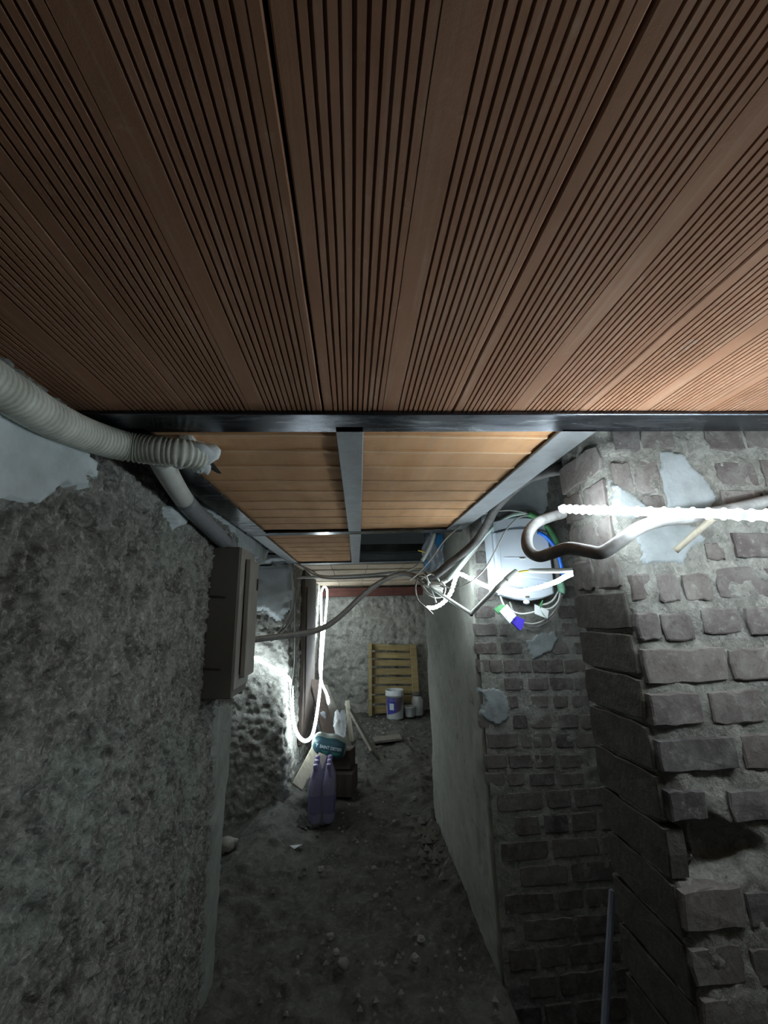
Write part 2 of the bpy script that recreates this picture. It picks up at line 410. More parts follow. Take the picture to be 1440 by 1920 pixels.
# floor: trampled dirt with soft lumps, a dark stair pit on the right
def make_floor():
    du = .016
    xs = np.arange(-1.38, 1.34, du); ys = np.arange(-1.3, 6.36, du)
    X, Y = np.meshgrid(xs, ys, indexing='ij'); p = np.stack([X.ravel(), Y.ravel(), np.zeros(X.size)], 1)
    z = (fbm(p * 2.2, 3, 61) - .5) * .07 + (fbm(p * 12, 3, 67) - .5) * .026 + .02 * np.clip((fbm(p * 17, 2, 71) - .6) * 6, 0, 1)
    z += .09 * np.exp(-((p[:, 0] + .5) / .16) ** 2) * np.exp(-((p[:, 1] - 3.2) / .5) ** 2)        # heap at the left corner
    z += .05 * np.exp(-((p[:, 0] + .62) / .14) ** 2) + .03 * np.exp(-((p[:, 0] - .56) / .08) ** 2)
    ids = np.arange(X.size).reshape(X.shape); cx = X[:-1, :-1] + du / 2; cy = Y[:-1, :-1] + du / 2
    keep = ~((cx > .575) & (cy < 3.24))
    f = np.stack([ids[:-1, :-1], ids[1:, :-1], ids[1:, 1:], ids[:-1, 1:]], -1)[keep]
    v = np.stack([p[:, 0], p[:, 1], z], 1)
    me = bpy.data.meshes.new('floor'); me.vertices.add(len(v)); me.vertices.foreach_set('co', v.astype(np.float32).ravel())
    me.loops.add(f.size); me.loops.foreach_set('vertex_index', f.astype(np.int32).ravel())
    me.polygons.add(len(f)); me.polygons.foreach_set('loop_start', np.arange(0, f.size, 4, dtype=np.int32))
    me.update(calc_edges=True); me.validate(); me.shade_smooth(); me.materials.append(MT['dirt'])
    o = bpy.data.objects.new('floor', me); C.objects.link(o); o['kind'] = 'structure'; return o
floor = make_floor()
tag(MB().box((1.4, .3, -.97), (1.75, 3.3, .06)).build('floor_pit', MT['dirt']), kind='structure')
tag(rough_wall('wall_pit_side', [(.572, 1.9), (.572, -1.3)], -.95, .02, .03, .008, 9, MT['dirt'], 47), kind='structure')

# ceiling: a slab that carries grooved clay tiles (each one a part), steel joists between them
ceiling = MB().box((.55, -.28, 1.9), (3.5, 2.1, .06)).box((.02, 1.4, 1.9), (1.12, 1.3, .06)).box((-.25, 2.6, 1.9), (.5, 1.2, .06)) \
    .box((.1, 4.8, 1.9), (2.6, 3.3, .06)).box((.3, 2.6, 2.1), (.62, 1.3, .06)).box((-1.0, 2.65, 1.9), (1.1, 1.4, .06)).box((1.17, 1.45, 2.16), (1.25, 1.0, .06)).box((.602, 1.45, 2.0), (.03, 1.1, .3)).build('ceiling', MT['void'])
tag(ceiling, kind='structure')
def grooved_tile(name, x0, x1, y0, y1, z, mat, ngr=11, gap=(.0012, .0012), depth=.0055):
    """hollow clay tile seen from below: plain bands at the edges and the middle, two fields of narrow grooves along y"""
    P = .267; W = x1 - x0
    prof = [(gap[0], .03), (gap[0], .0014), (gap[0] + .0016, 0)]
    def field(a, b, rev):
        st = (b - a) / (ngr - 1)
        for i in range(ngr):
            c = a + st * i
            wv = .00165 * random.uniform(.85, 1.15); dp = depth * random.uniform(.8, 1.1)
            if i == ngr - 1: wv *= .45; dp *= .45
            prof.extend([(c - wv, 0), (c - wv * .8, dp), (c + wv * .8, dp), (c + wv, 0)])
    k = W / P
    field(.0205 * k, .1208 * k, 0); field(.154 * k, .2542 * k, 1)
    prof += [(W - gap[1] - .0016, 0), (W - gap[1], .0014), (W - gap[1], .03)]
    n = len(prof); ns = 26; v = []; f = []
    ys = np.linspace(y0, y1, ns)
    u = np.array([q[0] for q in prof])
    for j, y in enumerate(ys):
        pp = np.stack([(x0 + u) * 45, np.full(n, y * 9), np.full(n, 3.3)], 1)
        wob = (fbm(pp, 2, 81) - .5) * .0022
        pz = np.stack([(x0 + u) * 8, np.full(n, y * 4), np.full(n, 9.3)], 1)
        wz = (fbm(pz, 2, 83) - .5) * .004
        for (a, h), d, e in zip(prof, wob, wz): v.append((x0 + a + d, y, z + h + e))
    for j in range(ns - 1):
        for i in range(n - 1):
            a = j * n + i; f.append((a, a + n, a + n + 1, a + 1))
    return mesh(name, v, f, mat, ceiling)
x = -.057 - .267 * 2
gaps = {0: .0008, 1: .0008, 2: .0022, 3: .0022, 4: .0012, 5: .0010}
for i in range(11):
    g0, g1 = {1: (.001, .0004), 2: (.0004, .0016)}.get(i, (.0014, .0014))
    g0 = [.001, .0004, .0019, .0019, .0012, .001, .001, .001, .001, .001, .001, .001][i]
    g1 = [.0004, .0019, .0019, .0012, .001, .001, .001, .001, .001, .001, .001, .001][i]
    for y0, y1 in ((-1.26, -.462), (-.455, .772)):
        grooved_tile('clay_tile', x + .267 * i, x + .267 * (i + 1), y0, y1, 1.803, MT['clay'], 11, (g0, g1))
def ribbed_tile(name, x0, x1, y0, y1, z, mat, ribs=(0.0, .5), fine=0):
    """clay panel tile laid across the joists: flats divided by raised beads along x"""
    L = y1 - y0; prof = [(.0002, .02), (.0002, .0005)]
    for r in ribs:
        c = max(.0085, r * L)
        prof += [(c - .007, 0), (c - .004, -.003), (c, -.0042), (c + .004, -.003), (c + .007, 0)]
        if fine:
            for k in range(fine): 
                q = c + .012 + k * (.5 * L - .02) / fine
                prof += [(q, 0), (q + .001, .0025), (q + .003, .0025), (q + .004, 0)]
        else: prof += [(c + .03, .0012), (c + .07, .0012)]
    prof += [(L - .0006, 0), (L - .0002, .02)]
    pale = [i for i in range(len(prof) - 1) if prof[i][1] < -.003 or prof[i + 1][1] < -.003]
    v = []; f = []; n = len(prof); ns = 9; mi = []
    for j in range(ns):
        X = x0 + (x1 - x0) * j / (ns - 1)
        for a, h in prof:
            v.append((X, y0 + a + .002 * math.sin(X * 9 + y0 * 5) * .6, z + h + .0008 * math.sin(X * 23 + a * 60)))
    for j in range(ns - 1):
        for i in range(n - 1):
            a = j * n + i; f.append((a, a + 1, a + n + 1, a + n)); mi.append(1 if i in pale else 0)
    o = mesh(name, v, f, mat, ceiling); o.data.materials.append(MT['clay_rib']); o.data.polygons.foreach_set('material_index', mi); return o
for x0, x1 in ((-.47, -.012), (.012, .515)):
    for y0, y1 in ((.785, .956), (.956, 1.196), (1.196, 1.432), (1.432, 1.69), (1.69, 1.955)):
        ribbed_tile('clay_panel', x0, x1, y0, y1, 1.806, MT['clay2'])
for y0, y1 in ((2.03, 2.33), (2.33, 2.65), (2.65, 2.96), (2.96, 3.2)):
    ribbed_tile('clay_panel', -.46, -.01, y0, y1, 1.806, MT['clay2'], (0., .5), 4)
for y0, y1 in ((3.42, 3.78), (3.86, 4.5), (4.66, 5.15), (5.22, 5.7), (5.76, 6.25)):
    for k in range(6):
        xa = -.5 + k * .32
        ribbed_tile('clay_panel', xa + .002, xa + .318, y0, y1, 1.803, MT['clay3'], (0.,))
# dark boards high up in the open bay
for k in range(4):
    mesh_o = MB().box((.3, 2.17 + .25 * k, 2.02), (.52, .215, .03), Matrix.Rotation(.03 * (k % 2), 3, 'Y'), .004).build('board', MT['void'], ceiling)

def rotz(a): return Matrix.Rotation(a, 3, 'Z')
def i_beam(label, p0, p1, wd, zb, h=.08, t=.008, mat='steel'):
    p0, p1 = Vector(p0), Vector(p1); d = p1 - p0; L = d.length; a = math.atan2(d.y, d.x); c = (p0 + p1) / 2
    o = thing('steel_beam', label, 'beam', (c.x, c.y, zb))
    m = MB().box((c.x, c.y, zb + t / 2), (L, wd, t), rotz(a), .0015); m.build('bottom_flange', MT[mat], o)
    MB().box((c.x, c.y, zb + t + (h - 2 * t) / 2), (L, .007, h - 2 * t), rotz(a)).build('web', MT[mat], o)
    MB().box((c.x, c.y, zb + h - t / 2), (L, wd, t), rotz(a)).build('top_flange', MT[mat], o)
    return o
ZB = 1.793
i_beam('wide dark steel beam crossing the whole view in front of the orange clay panels', (-.56, .803), (2.22, .718), .082, ZB)
i_beam('grey steel joist between the two orange clay panels', (-.004, .80), (.016, 1.97), .062, ZB, mat='steel_dull')
i_beam('thin dark steel beam crossing behind the orange clay panels', (-.53, 2.02), (.56, 1.955), .07, ZB)
i_beam('short grey steel joist between the small clay panel and the open dark bay', (.018, 2.0), (.03, 3.22), .062, ZB, mat='steel_dull')
i_beam('far pale steel beam where the dusty boards of the passage begin', (-.47, 3.28), (.6, 3.22), .1, ZB, mat='steel_dull')
i_beam('farthest grey joist across the passage ceiling, between pale clay rows', (-.47, 4.58), (1.25, 4.55), .08, ZB, mat='steel_dull')
def angle_iron(label, p0, p1, wd, zb, mat, side):
    p0, p1 = Vector(p0), Vector(p1); d = p1 - p0; a = math.atan2(d.y, d.x); c = (p0 + p1) / 2
    o = thing('angle_iron', label, 'beam', (c.x, c.y, zb))
    MB().box((c.x, c.y, zb + .004), (d.length, wd, .008), rotz(a), .0015).build('flange', MT[mat], o)
    MB().box((c.x + side * wd * .5, c.y, zb + .045), (d.length, .008, .08), rotz(a)).build('web', MT[mat], o)
    return o
angle_iron('dark steel angle carrying the left edge of the orange clay panels', (-.485, .82), (-.468, 1.985), .095, ZB, 'steel', -1)
angle_iron('grey steel angle carrying the right edge of the orange clay panels', (.522, .80), (.517, 1.93), .085, ZB, 'steel_dull', 1)
angle_iron('short steel angle along the left edge of the small far clay panel', (-.475, 2.04), (-.455, 3.22), .07, ZB, 'steel_dull', -1)
one('wooden_lintel', MB().box((.35, 6.2, 1.71), (1.7, .1, .13), None, .008), MT['red'], 'red-brown painted timber beam across the top of the end wall', 'beam', smooth=False)

# ------------------------------------------------------------------ bricks and plaster patches (parts of their walls)
def brick(c, u, n, wd, ht, proud, parent, mat, rough=.0024, deep=.03, name='brick', tl=1.0):
    c, u, n = [Vector([float(q) for q in z]) for z in (c, u, n)]; up = Vector((0, 0, 1))
    J = lambda s_: random.uniform(-s_, s_)
    hw, hh = wd / 2, ht / 2; out = []
    sides = [((-1, -1), (1, -1), 5), ((1, -1), (1, 1), 2), ((1, 1), (-1, 1), 5), ((-1, 1), (-1, -1), 2)]
    r = min(hw, hh) * .16
    for a, b, k in sides:
        for i in range(k):
            t = i / k; x_ = (a[0] + (b[0] - a[0]) * t) * hw; y_ = (a[1] + (b[1] - a[1]) * t) * hh
            q = random.uniform(.2, 1.3) * r if i == 0 else 0
            x_ *= 1 - q / hw * .6; y_ *= 1 - q / hh * .6
            out.append((x_ + J(rough), y_ + J(rough)))
    k = len(out); v = []
    tilt = J(.018) * tl, J(.03) * tl
    def P(x_, y_, d): return c + u * x_ + up * y_ + n * (d + (tilt[0] * x_ + tilt[1] * y_ if d > -.02 else 0))
    for x_, y_ in out: v.append(P(x_, y_, -deep))
    for x_, y_ in out: v.append(P(x_, y_, proud - .002 + J(.0008)))
    for x_, y_ in out:
        L = math.hypot(x_, y_); s_ = max(.5, 1 - .0035 / max(L, .01)); v.append(P(x_ * s_, y_ * s_, proud + J(.0007)))
    v.append(P(J(.2) * hw, J(.2) * hh, proud + J(.0012)))
    f = []
    for g in range(2):
        for i in range(k):
            a, b = g * k + i, g * k + (i + 1) % k; f.append((a, b, b + k, a + k))
    for i in range(k): f.append((2 * k + i, 2 * k + (i + 1) % k, 3 * k))
    if u.cross(up).dot(n) < 0: f = [q[::-1] for q in f]
    return mesh(name, v, f, mat, parent, False)
def brick_px(rects, axis, val, n, parent, mat, proud=.0035):
    for x0, y0, x1, y1 in rects:
        xm, ym = (x0 + x1) / 2, (y0 + y1) / 2
        a, b = at(x0, ym, axis, val), at(x1, ym, axis, val); t, d = at(xm, y0, axis, val), at(xm, y1, axis, val)
        c = (a + b) / 2; c[2] = (t[2] + d[2]) / 2; u = b - a; u[2] = 0; L = float(np.linalg.norm(u))
        brick(c, u / L, n, L, float(t[2] - d[2]), proud + random.uniform(-.003, .003), parent, mat)
FRONT = [(1150, 806, 1198, 846), (1203, 806, 1266, 843), (1322, 806, 1392, 845), (1396, 806, 1470, 844), (1152, 868, 1184, 925), (1189, 862, 1236, 924),
    (1345, 867, 1418, 911), (1430, 862, 1490, 912), (1352, 920, 1425, 952), (1432, 925, 1500, 952), (1205, 928, 1246, 956), (1376, 1000, 1458, 1046), (1324, 1018, 1360, 1050),
    (1344, 1064, 1452, 1121), (1231, 1077, 1272, 1128), (1280, 1076, 1332, 1126), (1184, 1076, 1222, 1126),
    (1314, 1140, 1386, 1188), (1398, 1138, 1480, 1190), (1194, 1148, 1236, 1200), (1241, 1150, 1298, 1200), (1208, 1216, 1362, 1280), (1368, 1214, 1480, 1274),
    (1218, 1298, 1314, 1360), (1330, 1294, 1428, 1356), (1232, 1382, 1382, 1446), (1390, 1376, 1490, 1440), (1252, 1480, 1324, 1538), (1366, 1478, 1470, 1538),
    (1276, 1662, 1392, 1742), (1400, 1668, 1500, 1738), (1296, 1774, 1400, 1850), (1408, 1772, 1500, 1846), (1318, 1866, 1440, 1950)]
brick_px(FRONT, 1, .83, (0, -1, 0), wall_p, MT['brick'])
# off-frame continuation of the courses to the right, so that a step to the side still sees a wall
for i in range(13):
    z = 1.765 - i * .0875; x_ = 1.1 + (.06 if i % 2 else 0)
    while x_ < 1.9:
        wd = random.choice((.11, .2, .21)); brick((x_ + wd / 2, .83, z), (1, 0, 0), (0, -1, 0), wd, .068, .0035 + random.uniform(-.003, .003), wall_p, MT['brick']); x_ += wd + .016
# return face of the pillar: pitted courses at the top, thin-jointed ones below with the shade painted into their colour
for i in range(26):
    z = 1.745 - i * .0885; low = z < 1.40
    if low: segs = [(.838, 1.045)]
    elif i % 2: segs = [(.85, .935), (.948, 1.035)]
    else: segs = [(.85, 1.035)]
    for a, b in segs: brick((.593, (a + b) / 2, z), (0, 1, 0), (-1, 0, 0), b - a, .082 if low else .072, .0065 + random.uniform(-.0008, .0008) if low else .0045 + random.uniform(-.002, .003), wall_p, MT['shade_brick'] if low else MT['brick'], .0026 if low else .004, tl=.15 if low else 1.0)
def crop(rows, ox, oy, k):
    return [(ox + a / k, oy + y0 / k, ox + b / k, oy + y1 / k) for (y0, y1), segs in rows for a, b in segs]
NICHE = crop([((25, 125), [(135, 290), (790, 930)]), ((165, 265), [(128, 300), (322, 385), (825, 962)]), ((315, 410), [(135, 300), (335, 500), (735, 880), (925, 985)]),
    ((450, 555), [(150, 240), (246, 345), (355, 470), (482, 575), (582, 688), (694, 830), (840, 1010)]), ((595, 695), [(360, 515), (555, 710), (724, 910), (922, 1030)]),
    ((735, 835), [(405, 470), (575, 705), (750, 870), (900, 1040)]), ((885, 995), [(170, 245), (430, 540), (565, 740), (795, 945), (970, 1080)]),
    ((1035, 1150), [(225, 470), (496, 575), (590, 732), (770, 905), (922, 1090)]), ((1205, 1310), [(215, 380), (398, 580), (604, 760), (800, 990)]),
    ((1350, 1450), [(215, 370), (385, 520), (560, 760), (800, 1000)])], 860, 1130, 4.235)
NICHE += [(893, 1000, 924, 1022), (892, 1034, 922, 1056), (893, 1068, 926, 1092), (894, 1102, 928, 1126), (1046, 1098, 1078, 1122), (1042, 1064, 1072, 1088)]
brick_px(NICHE, 1, 1.88, (0, -1, 0), wall_n, MT['brick'], .004)
zb = float(at(980, 1474, 1, 1.88)[2]) - .02
for i in range(17):
    z = zb - .035 - i * .0885; x_ = .6 + (.07 if i % 2 else 0)
    while x_ < 1.2:
        wd = random.choice((.105, .2, .2)); brick((x_ + wd / 2, 1.88, z), (1, 0, 0), (0, -1, 0), wd, .066, .004, wall_n, MT['brick']); x_ += wd + .018
for i in range(9):
    z = 1.76 - i * .0885; x_ = 1.1 + (.07 if i % 2 else 0)
    while x_ < 1.5:
        brick((x_ + .1, 1.88, z), (1, 0, 0), (0, -1, 0), .2, .066, .004, wall_n, MT['brick']); x_ += .218

def patch(px, axis, val, n, parent, mat, proud=.012, cell=.008, seed=5, jag=.02, name='plaster_patch', rgh=.006):
    W3 = np.array([at(a, b, axis, val) for a, b in px]); other = [i for i in range(3) if i != axis]
    poly = W3[:, other]; lo, hi = poly.min(0) - .03, poly.max(0) + .03
    gx = np.arange(lo[0], hi[0], cell); gy = np.arange(lo[1], hi[1], cell); A, B = np.meshgrid(gx, gy, indexing='ij')
    p = np.zeros((A.size, 3)); p[:, other[0]] = A.ravel(); p[:, other[1]] = B.ravel(); p[:, axis] = val
    q = p[:, other] + np.stack([fbm(p * 22, 3, seed) - .5, fbm(p * 22 + 9, 3, seed + 2) - .5], 1) * 2 * jag
    ins = np.zeros(len(q), bool); j = len(poly) - 1
    for i in range(len(poly)):
        (xi, yi), (xj, yj) = poly[i], poly[j]
        ins ^= ((yi > q[:, 1]) != (yj > q[:, 1])) & (q[:, 0] < (xj - xi) * (q[:, 1] - yi) / (yj - yi + 1e-12) + xi); j = i
    I = ins.reshape(A.shape); core = I.copy()
    core[1:-1, 1:-1] = I[1:-1, 1:-1] & I[:-2, 1:-1] & I[2:, 1:-1] & I[1:-1, :-2] & I[1:-1, 2:]
    d = np.where(core.ravel(), proud + (fbm(p * 9, 3, seed + 5) - .5) * rgh * 2, -.008)
    p += np.array(n)[None, :] * d[:, None]
    ids = np.arange(A.size).reshape(A.shape); keep = I[:-1, :-1] | I[1:, :-1] | I[1:, 1:] | I[:-1, 1:]
    f = np.stack([ids[:-1, :-1], ids[1:, :-1], ids[1:, 1:], ids[:-1, 1:]], -1)[keep]
    used = np.unique(f); mp = -np.ones(A.size, int); mp[used] = np.arange(len(used))
    f = mp[f]; v = p[used]
    a_, b_, c_ = v[f[0][0]], v[f[0][1]], v[f[0][2]]
    nn = np.cross(np.array([1., 0, 0]) if other[0] == 0 else np.array([0., 1, 0]), np.array([0, 0, 1.]))
    if nn @ np.array(n, float) < 0: f = f[:, ::-1]
    return mesh(name, v, [tuple(map(int, q_)) for q_ in f], mat, parent, True)
patch([(-60, 690), (0, 715), (90, 790), (150, 835), (172, 872), (178, 905), (150, 900), (172, 930), (140, 925), (110, 905), (95, 925), (40, 945), (-60, 950)], 0, -.55, (1, 0, 0), wall_left, MT['patch_left'], .014, .006, 5, .02)
patch([(300, 945), (330, 940), (352, 962), (345, 985), (325, 990), (308, 972)], 0, -.55, (1, 0, 0), wall_left, MT['patch_left'], .015, .008, 7, .012)
patch([(345, 900), (400, 925), (470, 1000), (500, 1030), (490, 1060), (455, 1030), (420, 985), (380, 950)], 0, -.55, (1, 0, 0), wall_left, MT['patch_left'], .02, .009, 9, .015)
patch([(402, 1322), (432, 1322), (424, 1450), (412, 1600), (399, 1760), (392, 1900), (372, 1900), (384, 1700), (396, 1500)], 0, -.55, (1, 0, 0), wall_left, MT['corner'], .01, .007, 25, .014, name='corner_render')
patch([(466, 1060), (548, 1056), (549, 1095), (540, 1140), (525, 1165), (500, 1150), (468, 1140)], 1, 3.29, (0, -1, 0), wall_lb, MT['patch_pale'], .024, .016, 11, .03)
patch([(462, 1010), (545, 1040), (548, 1058), (466, 1058)], 1, 3.29, (0, -1, 0), wall_lb, MT['patch_pale'], .05, .016, 12, .02)
patch([(900, 1290), (945, 1292), (958, 1330), (945, 1365), (905, 1350)], 1, 1.88, (0, -1, 0), wall_n, MT['patch_low'], .005, .006, 13, .03)
patch([(985, 1200), (1040, 1175), (1052, 1200), (1030, 1225), (995, 1235)], 1, 1.88, (0, -1, 0), wall_n, MT['patch_low'], .005, .006, 14, .03)
patch([(905, 800), (1040, 800), (1028, 965), (900, 990)], 1, 1.88, (0, -1, 0), wall_n, MT['patch_pale'], .012, .012, 15, .02)
patch([(1228, 842), (1280, 846), (1320, 890), (1348, 938), (1330, 955), (1250, 955), (1236, 880)], 1, .83, (0, -1, 0), wall_p, MT['patch_low'], .005, .005, 16, .014, rgh=.004)
patch([(1190, 985), (1300, 975), (1320, 1010), (1290, 1055), (1200, 1062)], 1, .83, (0, -1, 0), wall_p, MT['patch_low'], .004, .005, 17, .024, rgh=.004)
patch([(1150, 900), (1195, 925), (1220, 955), (1190, 975), (1150, 960)], 1, .83, (0, -1, 0), wall_p, MT['patch_low'], .005, .005, 18, .01, rgh=.004)

# ------------------------------------------------------------------ rope lights: the lamps of the place
def rope(label, pts, r, jm, cm, pitch, chip_parts=0, sub=14):
    P = spline(pts, sub); o = thing('rope_light', label, 'light', P[-1], 'white rope lights')
    MB().tube(pts, r, 10, True, sub).build('clear_jacket', jm, o, True)
    acc = 0; nxt = pitch; spots = []; lk = 1.0 if chip_parts else 1.6
    for a, b in zip(P, P[1:]):
        L = (b - a).length
        while acc + L >= nxt:
            spots.append((a.lerp(b, (nxt - acc) / L), (b - a).normalized())); nxt += pitch
        acc += L
    def chip(m, c, t):
        q = t.to_track_quat('Z', 'Y').to_matrix()
        m.lathe([(0.0, -r * .6 * lk), (r * .8, -r * .55 * lk), (r * 1.2, -r * .3 * lk), (r * 1.28, 0), (r * 1.2, r * .3 * lk), (r * .8, r * .55 * lk), (0.0, r * .6 * lk)], c, 8, q)
    rest = MB(); near = sorted(spots, key=lambda s_: (s_[0] - Vector((.4, .4, 1.5))).length)[:chip_parts]
    ids = {id(s_) for s_ in near}
    base = None
    for s_ in spots:
        if id(s_) in ids:
            m = MB(); chip(m, s_[0], s_[1]); m.build('led_chip', cm, o, True)
        else: chip(rest, s_[0], s_[1])
    if rest.v: tag(rest.build('led_chips', cm, o, True), kind='stuff')
    return o
rope('long straight rope light crossing in front of the brick pillar at the right',
     [(2.15, .42, 1.6), (1.7, .47, 1.575), (1.3, .52, 1.55), (.95, .56, 1.535)] + path((1440, 966, .585), (1370, 964, .62), (1300, 962, .655), (1220, 960, .70), (1150, 957, .75), (1100, 956, .82), (1058, 954, .89), (1050, 955, .9)),
     .0084, MT['led_near'], MT['chip_near'], .0215, 60)
rope('rope light slung across the front of the meter box, hooked at the passage corner',
     [np.array((.78, 1.16, 1.53))] + path((1072, 1076, 1.40), (1040, 1092, 1.55), (1000, 1104, 1.65), (960, 1111, 1.67), (936, 1108, 1.68), (905, 1096, 1.75), (876, 1082, 1.83), (860, 1076, 1.85), (853, 1088, 1.86), (846, 1110, 1.88), (832, 1129, 1.9), (815, 1139, 1.92), (801, 1139, 1.94)),
     .0075, MT['led_niche'], MT['chip_niche'], .018, 0)
rope('rope light sagging in a deep loop along the left passage wall',
     [np.array((-1.0, 3.2, 1.13))] + path((462, 1229, 3.2), (500, 1246, 3.21), (535, 1266, 3.22), (546, 1285, 3.24), (548, 1330, 3.3), (553, 1365, 3.36), (563, 1384, 3.42), (574, 1389, 3.5), (584, 1381, 3.6), (590, 1362, 3.75), (596, 1325, 4.0), (601, 1280, 4.4), (604, 1230, 4.8), (609, 1170, 5.4), (613, 1125, 5.8), (613, 1106, 5.85), (608, 1100, 5.85), (603, 1110, 5.8), (602, 1140, 5.7), (603, 1180, 5.5), (601, 1220, 5.2), (600, 1255, 4.9), (604, 1282, 4.8), (612, 1300, 4.8), (616, 1314, 4.8), (612, 1326, 4.78)),
     .0105, MT['led_far'], MT['chip_far'], .026, 0)

# ------------------------------------------------------------------ left wall: duct, pipe, cabinet
def flex(name, label, pts, r, pitch, depth, mat, cat):
    P = spline(pts, 60); L = [0]
    for a, b in zip(P, P[1:]): L.append(L[-1] + (b - a).length)
    n = int(L[-1] / pitch * 4); out = []; rad = []; j = 0
    for i in range(n + 1):
        s_ = L[-1] * i / n
        while j < len(L) - 2 and L[j + 1] < s_: j += 1
        out.append(P[j].lerp(P[j + 1], (s_ - L[j]) / max(L[j + 1] - L[j], 1e-9))); rad.append(r + depth * (.5 - .5 * math.cos(2 * math.pi * i / 4)))
    m = MB(); m.tube(out, lambda t: rad[min(n, int(round(t * n)))], 18, True, 1)
    return one(name, m, mat, label, cat)
flex('flexible_duct', 'fat ribbed white flexible duct running along the top of the left wall',
     [at(a, b, 0, -.512) for a, b in ((-120, 640), (-40, 700), (25, 742), (95, 785), (165, 816))] + [at(a, b, 2, z) for a, b, z in ((240, 838, 1.76), (310, 846, 1.756), (345, 850, 1.755), (378, 856, 1.76))], .028, .0095, .0048, MT['duct'], 'duct')
def blob(name, c, rad, mat, label=None, cat=None, parent=None, seed=1, amp=.5, nseg=14, flatz=1.0):
    v = []; f = []; ns = nseg; nr = nseg // 2
    for i in range(nr + 1):
        th = math.pi * i / nr
        for k in range(ns):
            a = 2 * math.pi * k / ns; v.append((math.sin(th) * math.cos(a), math.sin(th) * math.sin(a), math.cos(th)))
    v = np.array(v); s_ = 1 + (fbm(v * 1.6 + seed * 7.3, 3, seed) - .5) * 2 * amp
    v = v * s_[:, None] * np.array(rad) + np.array(c, float)
    for i in range(nr):
        for k in range(ns): a, b = i * ns + k, i * ns + (k + 1) % ns; f.append((a, a + ns, b + ns, b))
    o = mesh(name, v, f, mat, parent, nseg > 9)
    return tag(o, label, cat)
blob('plaster_lump', at(360, 848, 2, 1.77), (.05, .045, .034), MT['patch_pale'], 'crumbly white plaster lump packed round the right end of the ribbed duct', 'plaster', None, 4, .8, 26)
blob('plaster_lump', at(378, 872, 2, 1.765), (.02, .016, .022), MT['patch_pale'], 'small ragged plaster crumb hanging below the end of the ribbed duct', 'plaster', None, 9, .9, 20)
q = [at(a, b, 2, 1.772) for a, b in ((382, 862), (416, 888), (400, 868), (380, 868))]
m = MB(); m.add(list(q) + [p_ + np.array((-.012, .004, .002)) for p_ in q], [(0, 3, 1), (0, 1, 2), (4, 5, 7), (4, 6, 5), (0, 4, 7, 3), (3, 7, 5, 1), (1, 5, 6, 2), (2, 6, 4, 0)])
one('tape_scrap', m, MT['black'], 'pointed black scrap of membrane sticking out past the duct end', 'scrap', smooth=False)
o = thing('drain_pipe', 'smooth pipe below the ribbed duct, white above and slate grey down to the cabinet', 'pipe', at(428, 1022, 0, -.5))
MB().tube([at(300, 858, 2, 1.762), at(316, 890, 2, 1.76), at(334, 920, 2, 1.752), at(352, 947, 0, -.508)], .027, 18).build('white_sleeve', MT['pipe_white'], o, True)
MB().tube([at(346, 939, 0, -.5), at(372, 968, 0, -.512), at(402, 998, 0, -.512), at(428, 1024, 0, -.512)], .0285, 18).build('grey_length', MT['pipe_grey'], o, True)
MB().tube([at(a, b, 0, -.512) for a, b in ((421, 1014), (430, 1026))], .0315, 18).build('collar', MT['pipe_grey'], o, True)

o = thing('wall_cabinet', 'taupe metal cabinet with a proud door on the left wall below the grey pipe', 'cabinet', (-.54, 1.73, 1.1))
MB().box((-.497, 1.725, 1.388), (.112, .21, .56), None, .004).build('body', MT['cabinet'], o)
MB().box((-.44, 1.727, 1.40), (.01, .205, .53), None, .002).build('front_frame', MT['cabinet_in'], o)
d = MB().box((-.421, 1.75, 1.398), (.02, .145, .455), None, .003).build('door', MT['cabinet_in'], o); d['label'] = 'pale proud door'
MB().box((-.409, 1.80, 1.53), (.006, .012, .05), None, .002).build('latch', MT['rust'], d)
MB().box((-.436, 1.745, 1.398), (.012, .12, .43)).build('recess', MT['black'], o)
for zz in (1.475, 1.215):
    MB().tube([(-.558, 1.615, zz + .002), (-.52, 1.612, zz), (-.485, 1.616, zz - .004)], .0035, 8).build('fixing_nail', MT['rust'], o, True)

# ------------------------------------------------------------------ niche: meter box and its wiring
def extrude(outline, y0, y1, bev=.004):
    n = len(outline); cx = sum(p[0] for p in outline) / n; cz = sum(p[1] for p in outline) / n
    ins = [(x + (cx - x) * bev / max(.02, math.hypot(x - cx, z - cz)) * 1.3, z + (cz - z) * bev / max(.02, math.hypot(x - cx, z - cz)) * 1.3) for x, z in outline]
    v = [(x, y1, z) for x, z in outline] + [(x, y0 + bev, z) for x, z in outline] + [(x, y0, z) for x, z in ins]; f = []
    for g in range(2):
        for i in range(n): a, b = g * n + i, g * n + (i + 1) % n; f.append((a, a + n, b + n, b))
    f.append(tuple(2 * n + i for i in range(n))[::-1]); f.append(tuple(range(n)))
    m = MB(); m.add(v, f); return m
def mslab(x0, x1, z0, z1, bt, bb, k=14):
    """outline with a bowed top and bottom"""
    top = [(x0 + (x1 - x0) * i / k, z1 + bt * (1 - (2 * i / k - 1) ** 2)) for i in range(k + 1)]
    bot = [(x1 - (x1 - x0) * i / k, z0 - bb * (1 - (2 * i / k - 1) ** 2)) for i in range(k + 1)]
    return top + bot
yb = 1.76
X0, X1 = float(Yp(933, 1050, yb)[0]), float(Yp(1034, 1050, yb)[0]); ZT, ZB0 = float(Yp(985, 966, yb)[2]), float(Yp(985, 1129, yb)[2])
o = thing('meter_box', 'pale blue-grey electricity meter box with bowed top and bottom on the niche wall', 'meter', (X0, 1.87, ZB0))
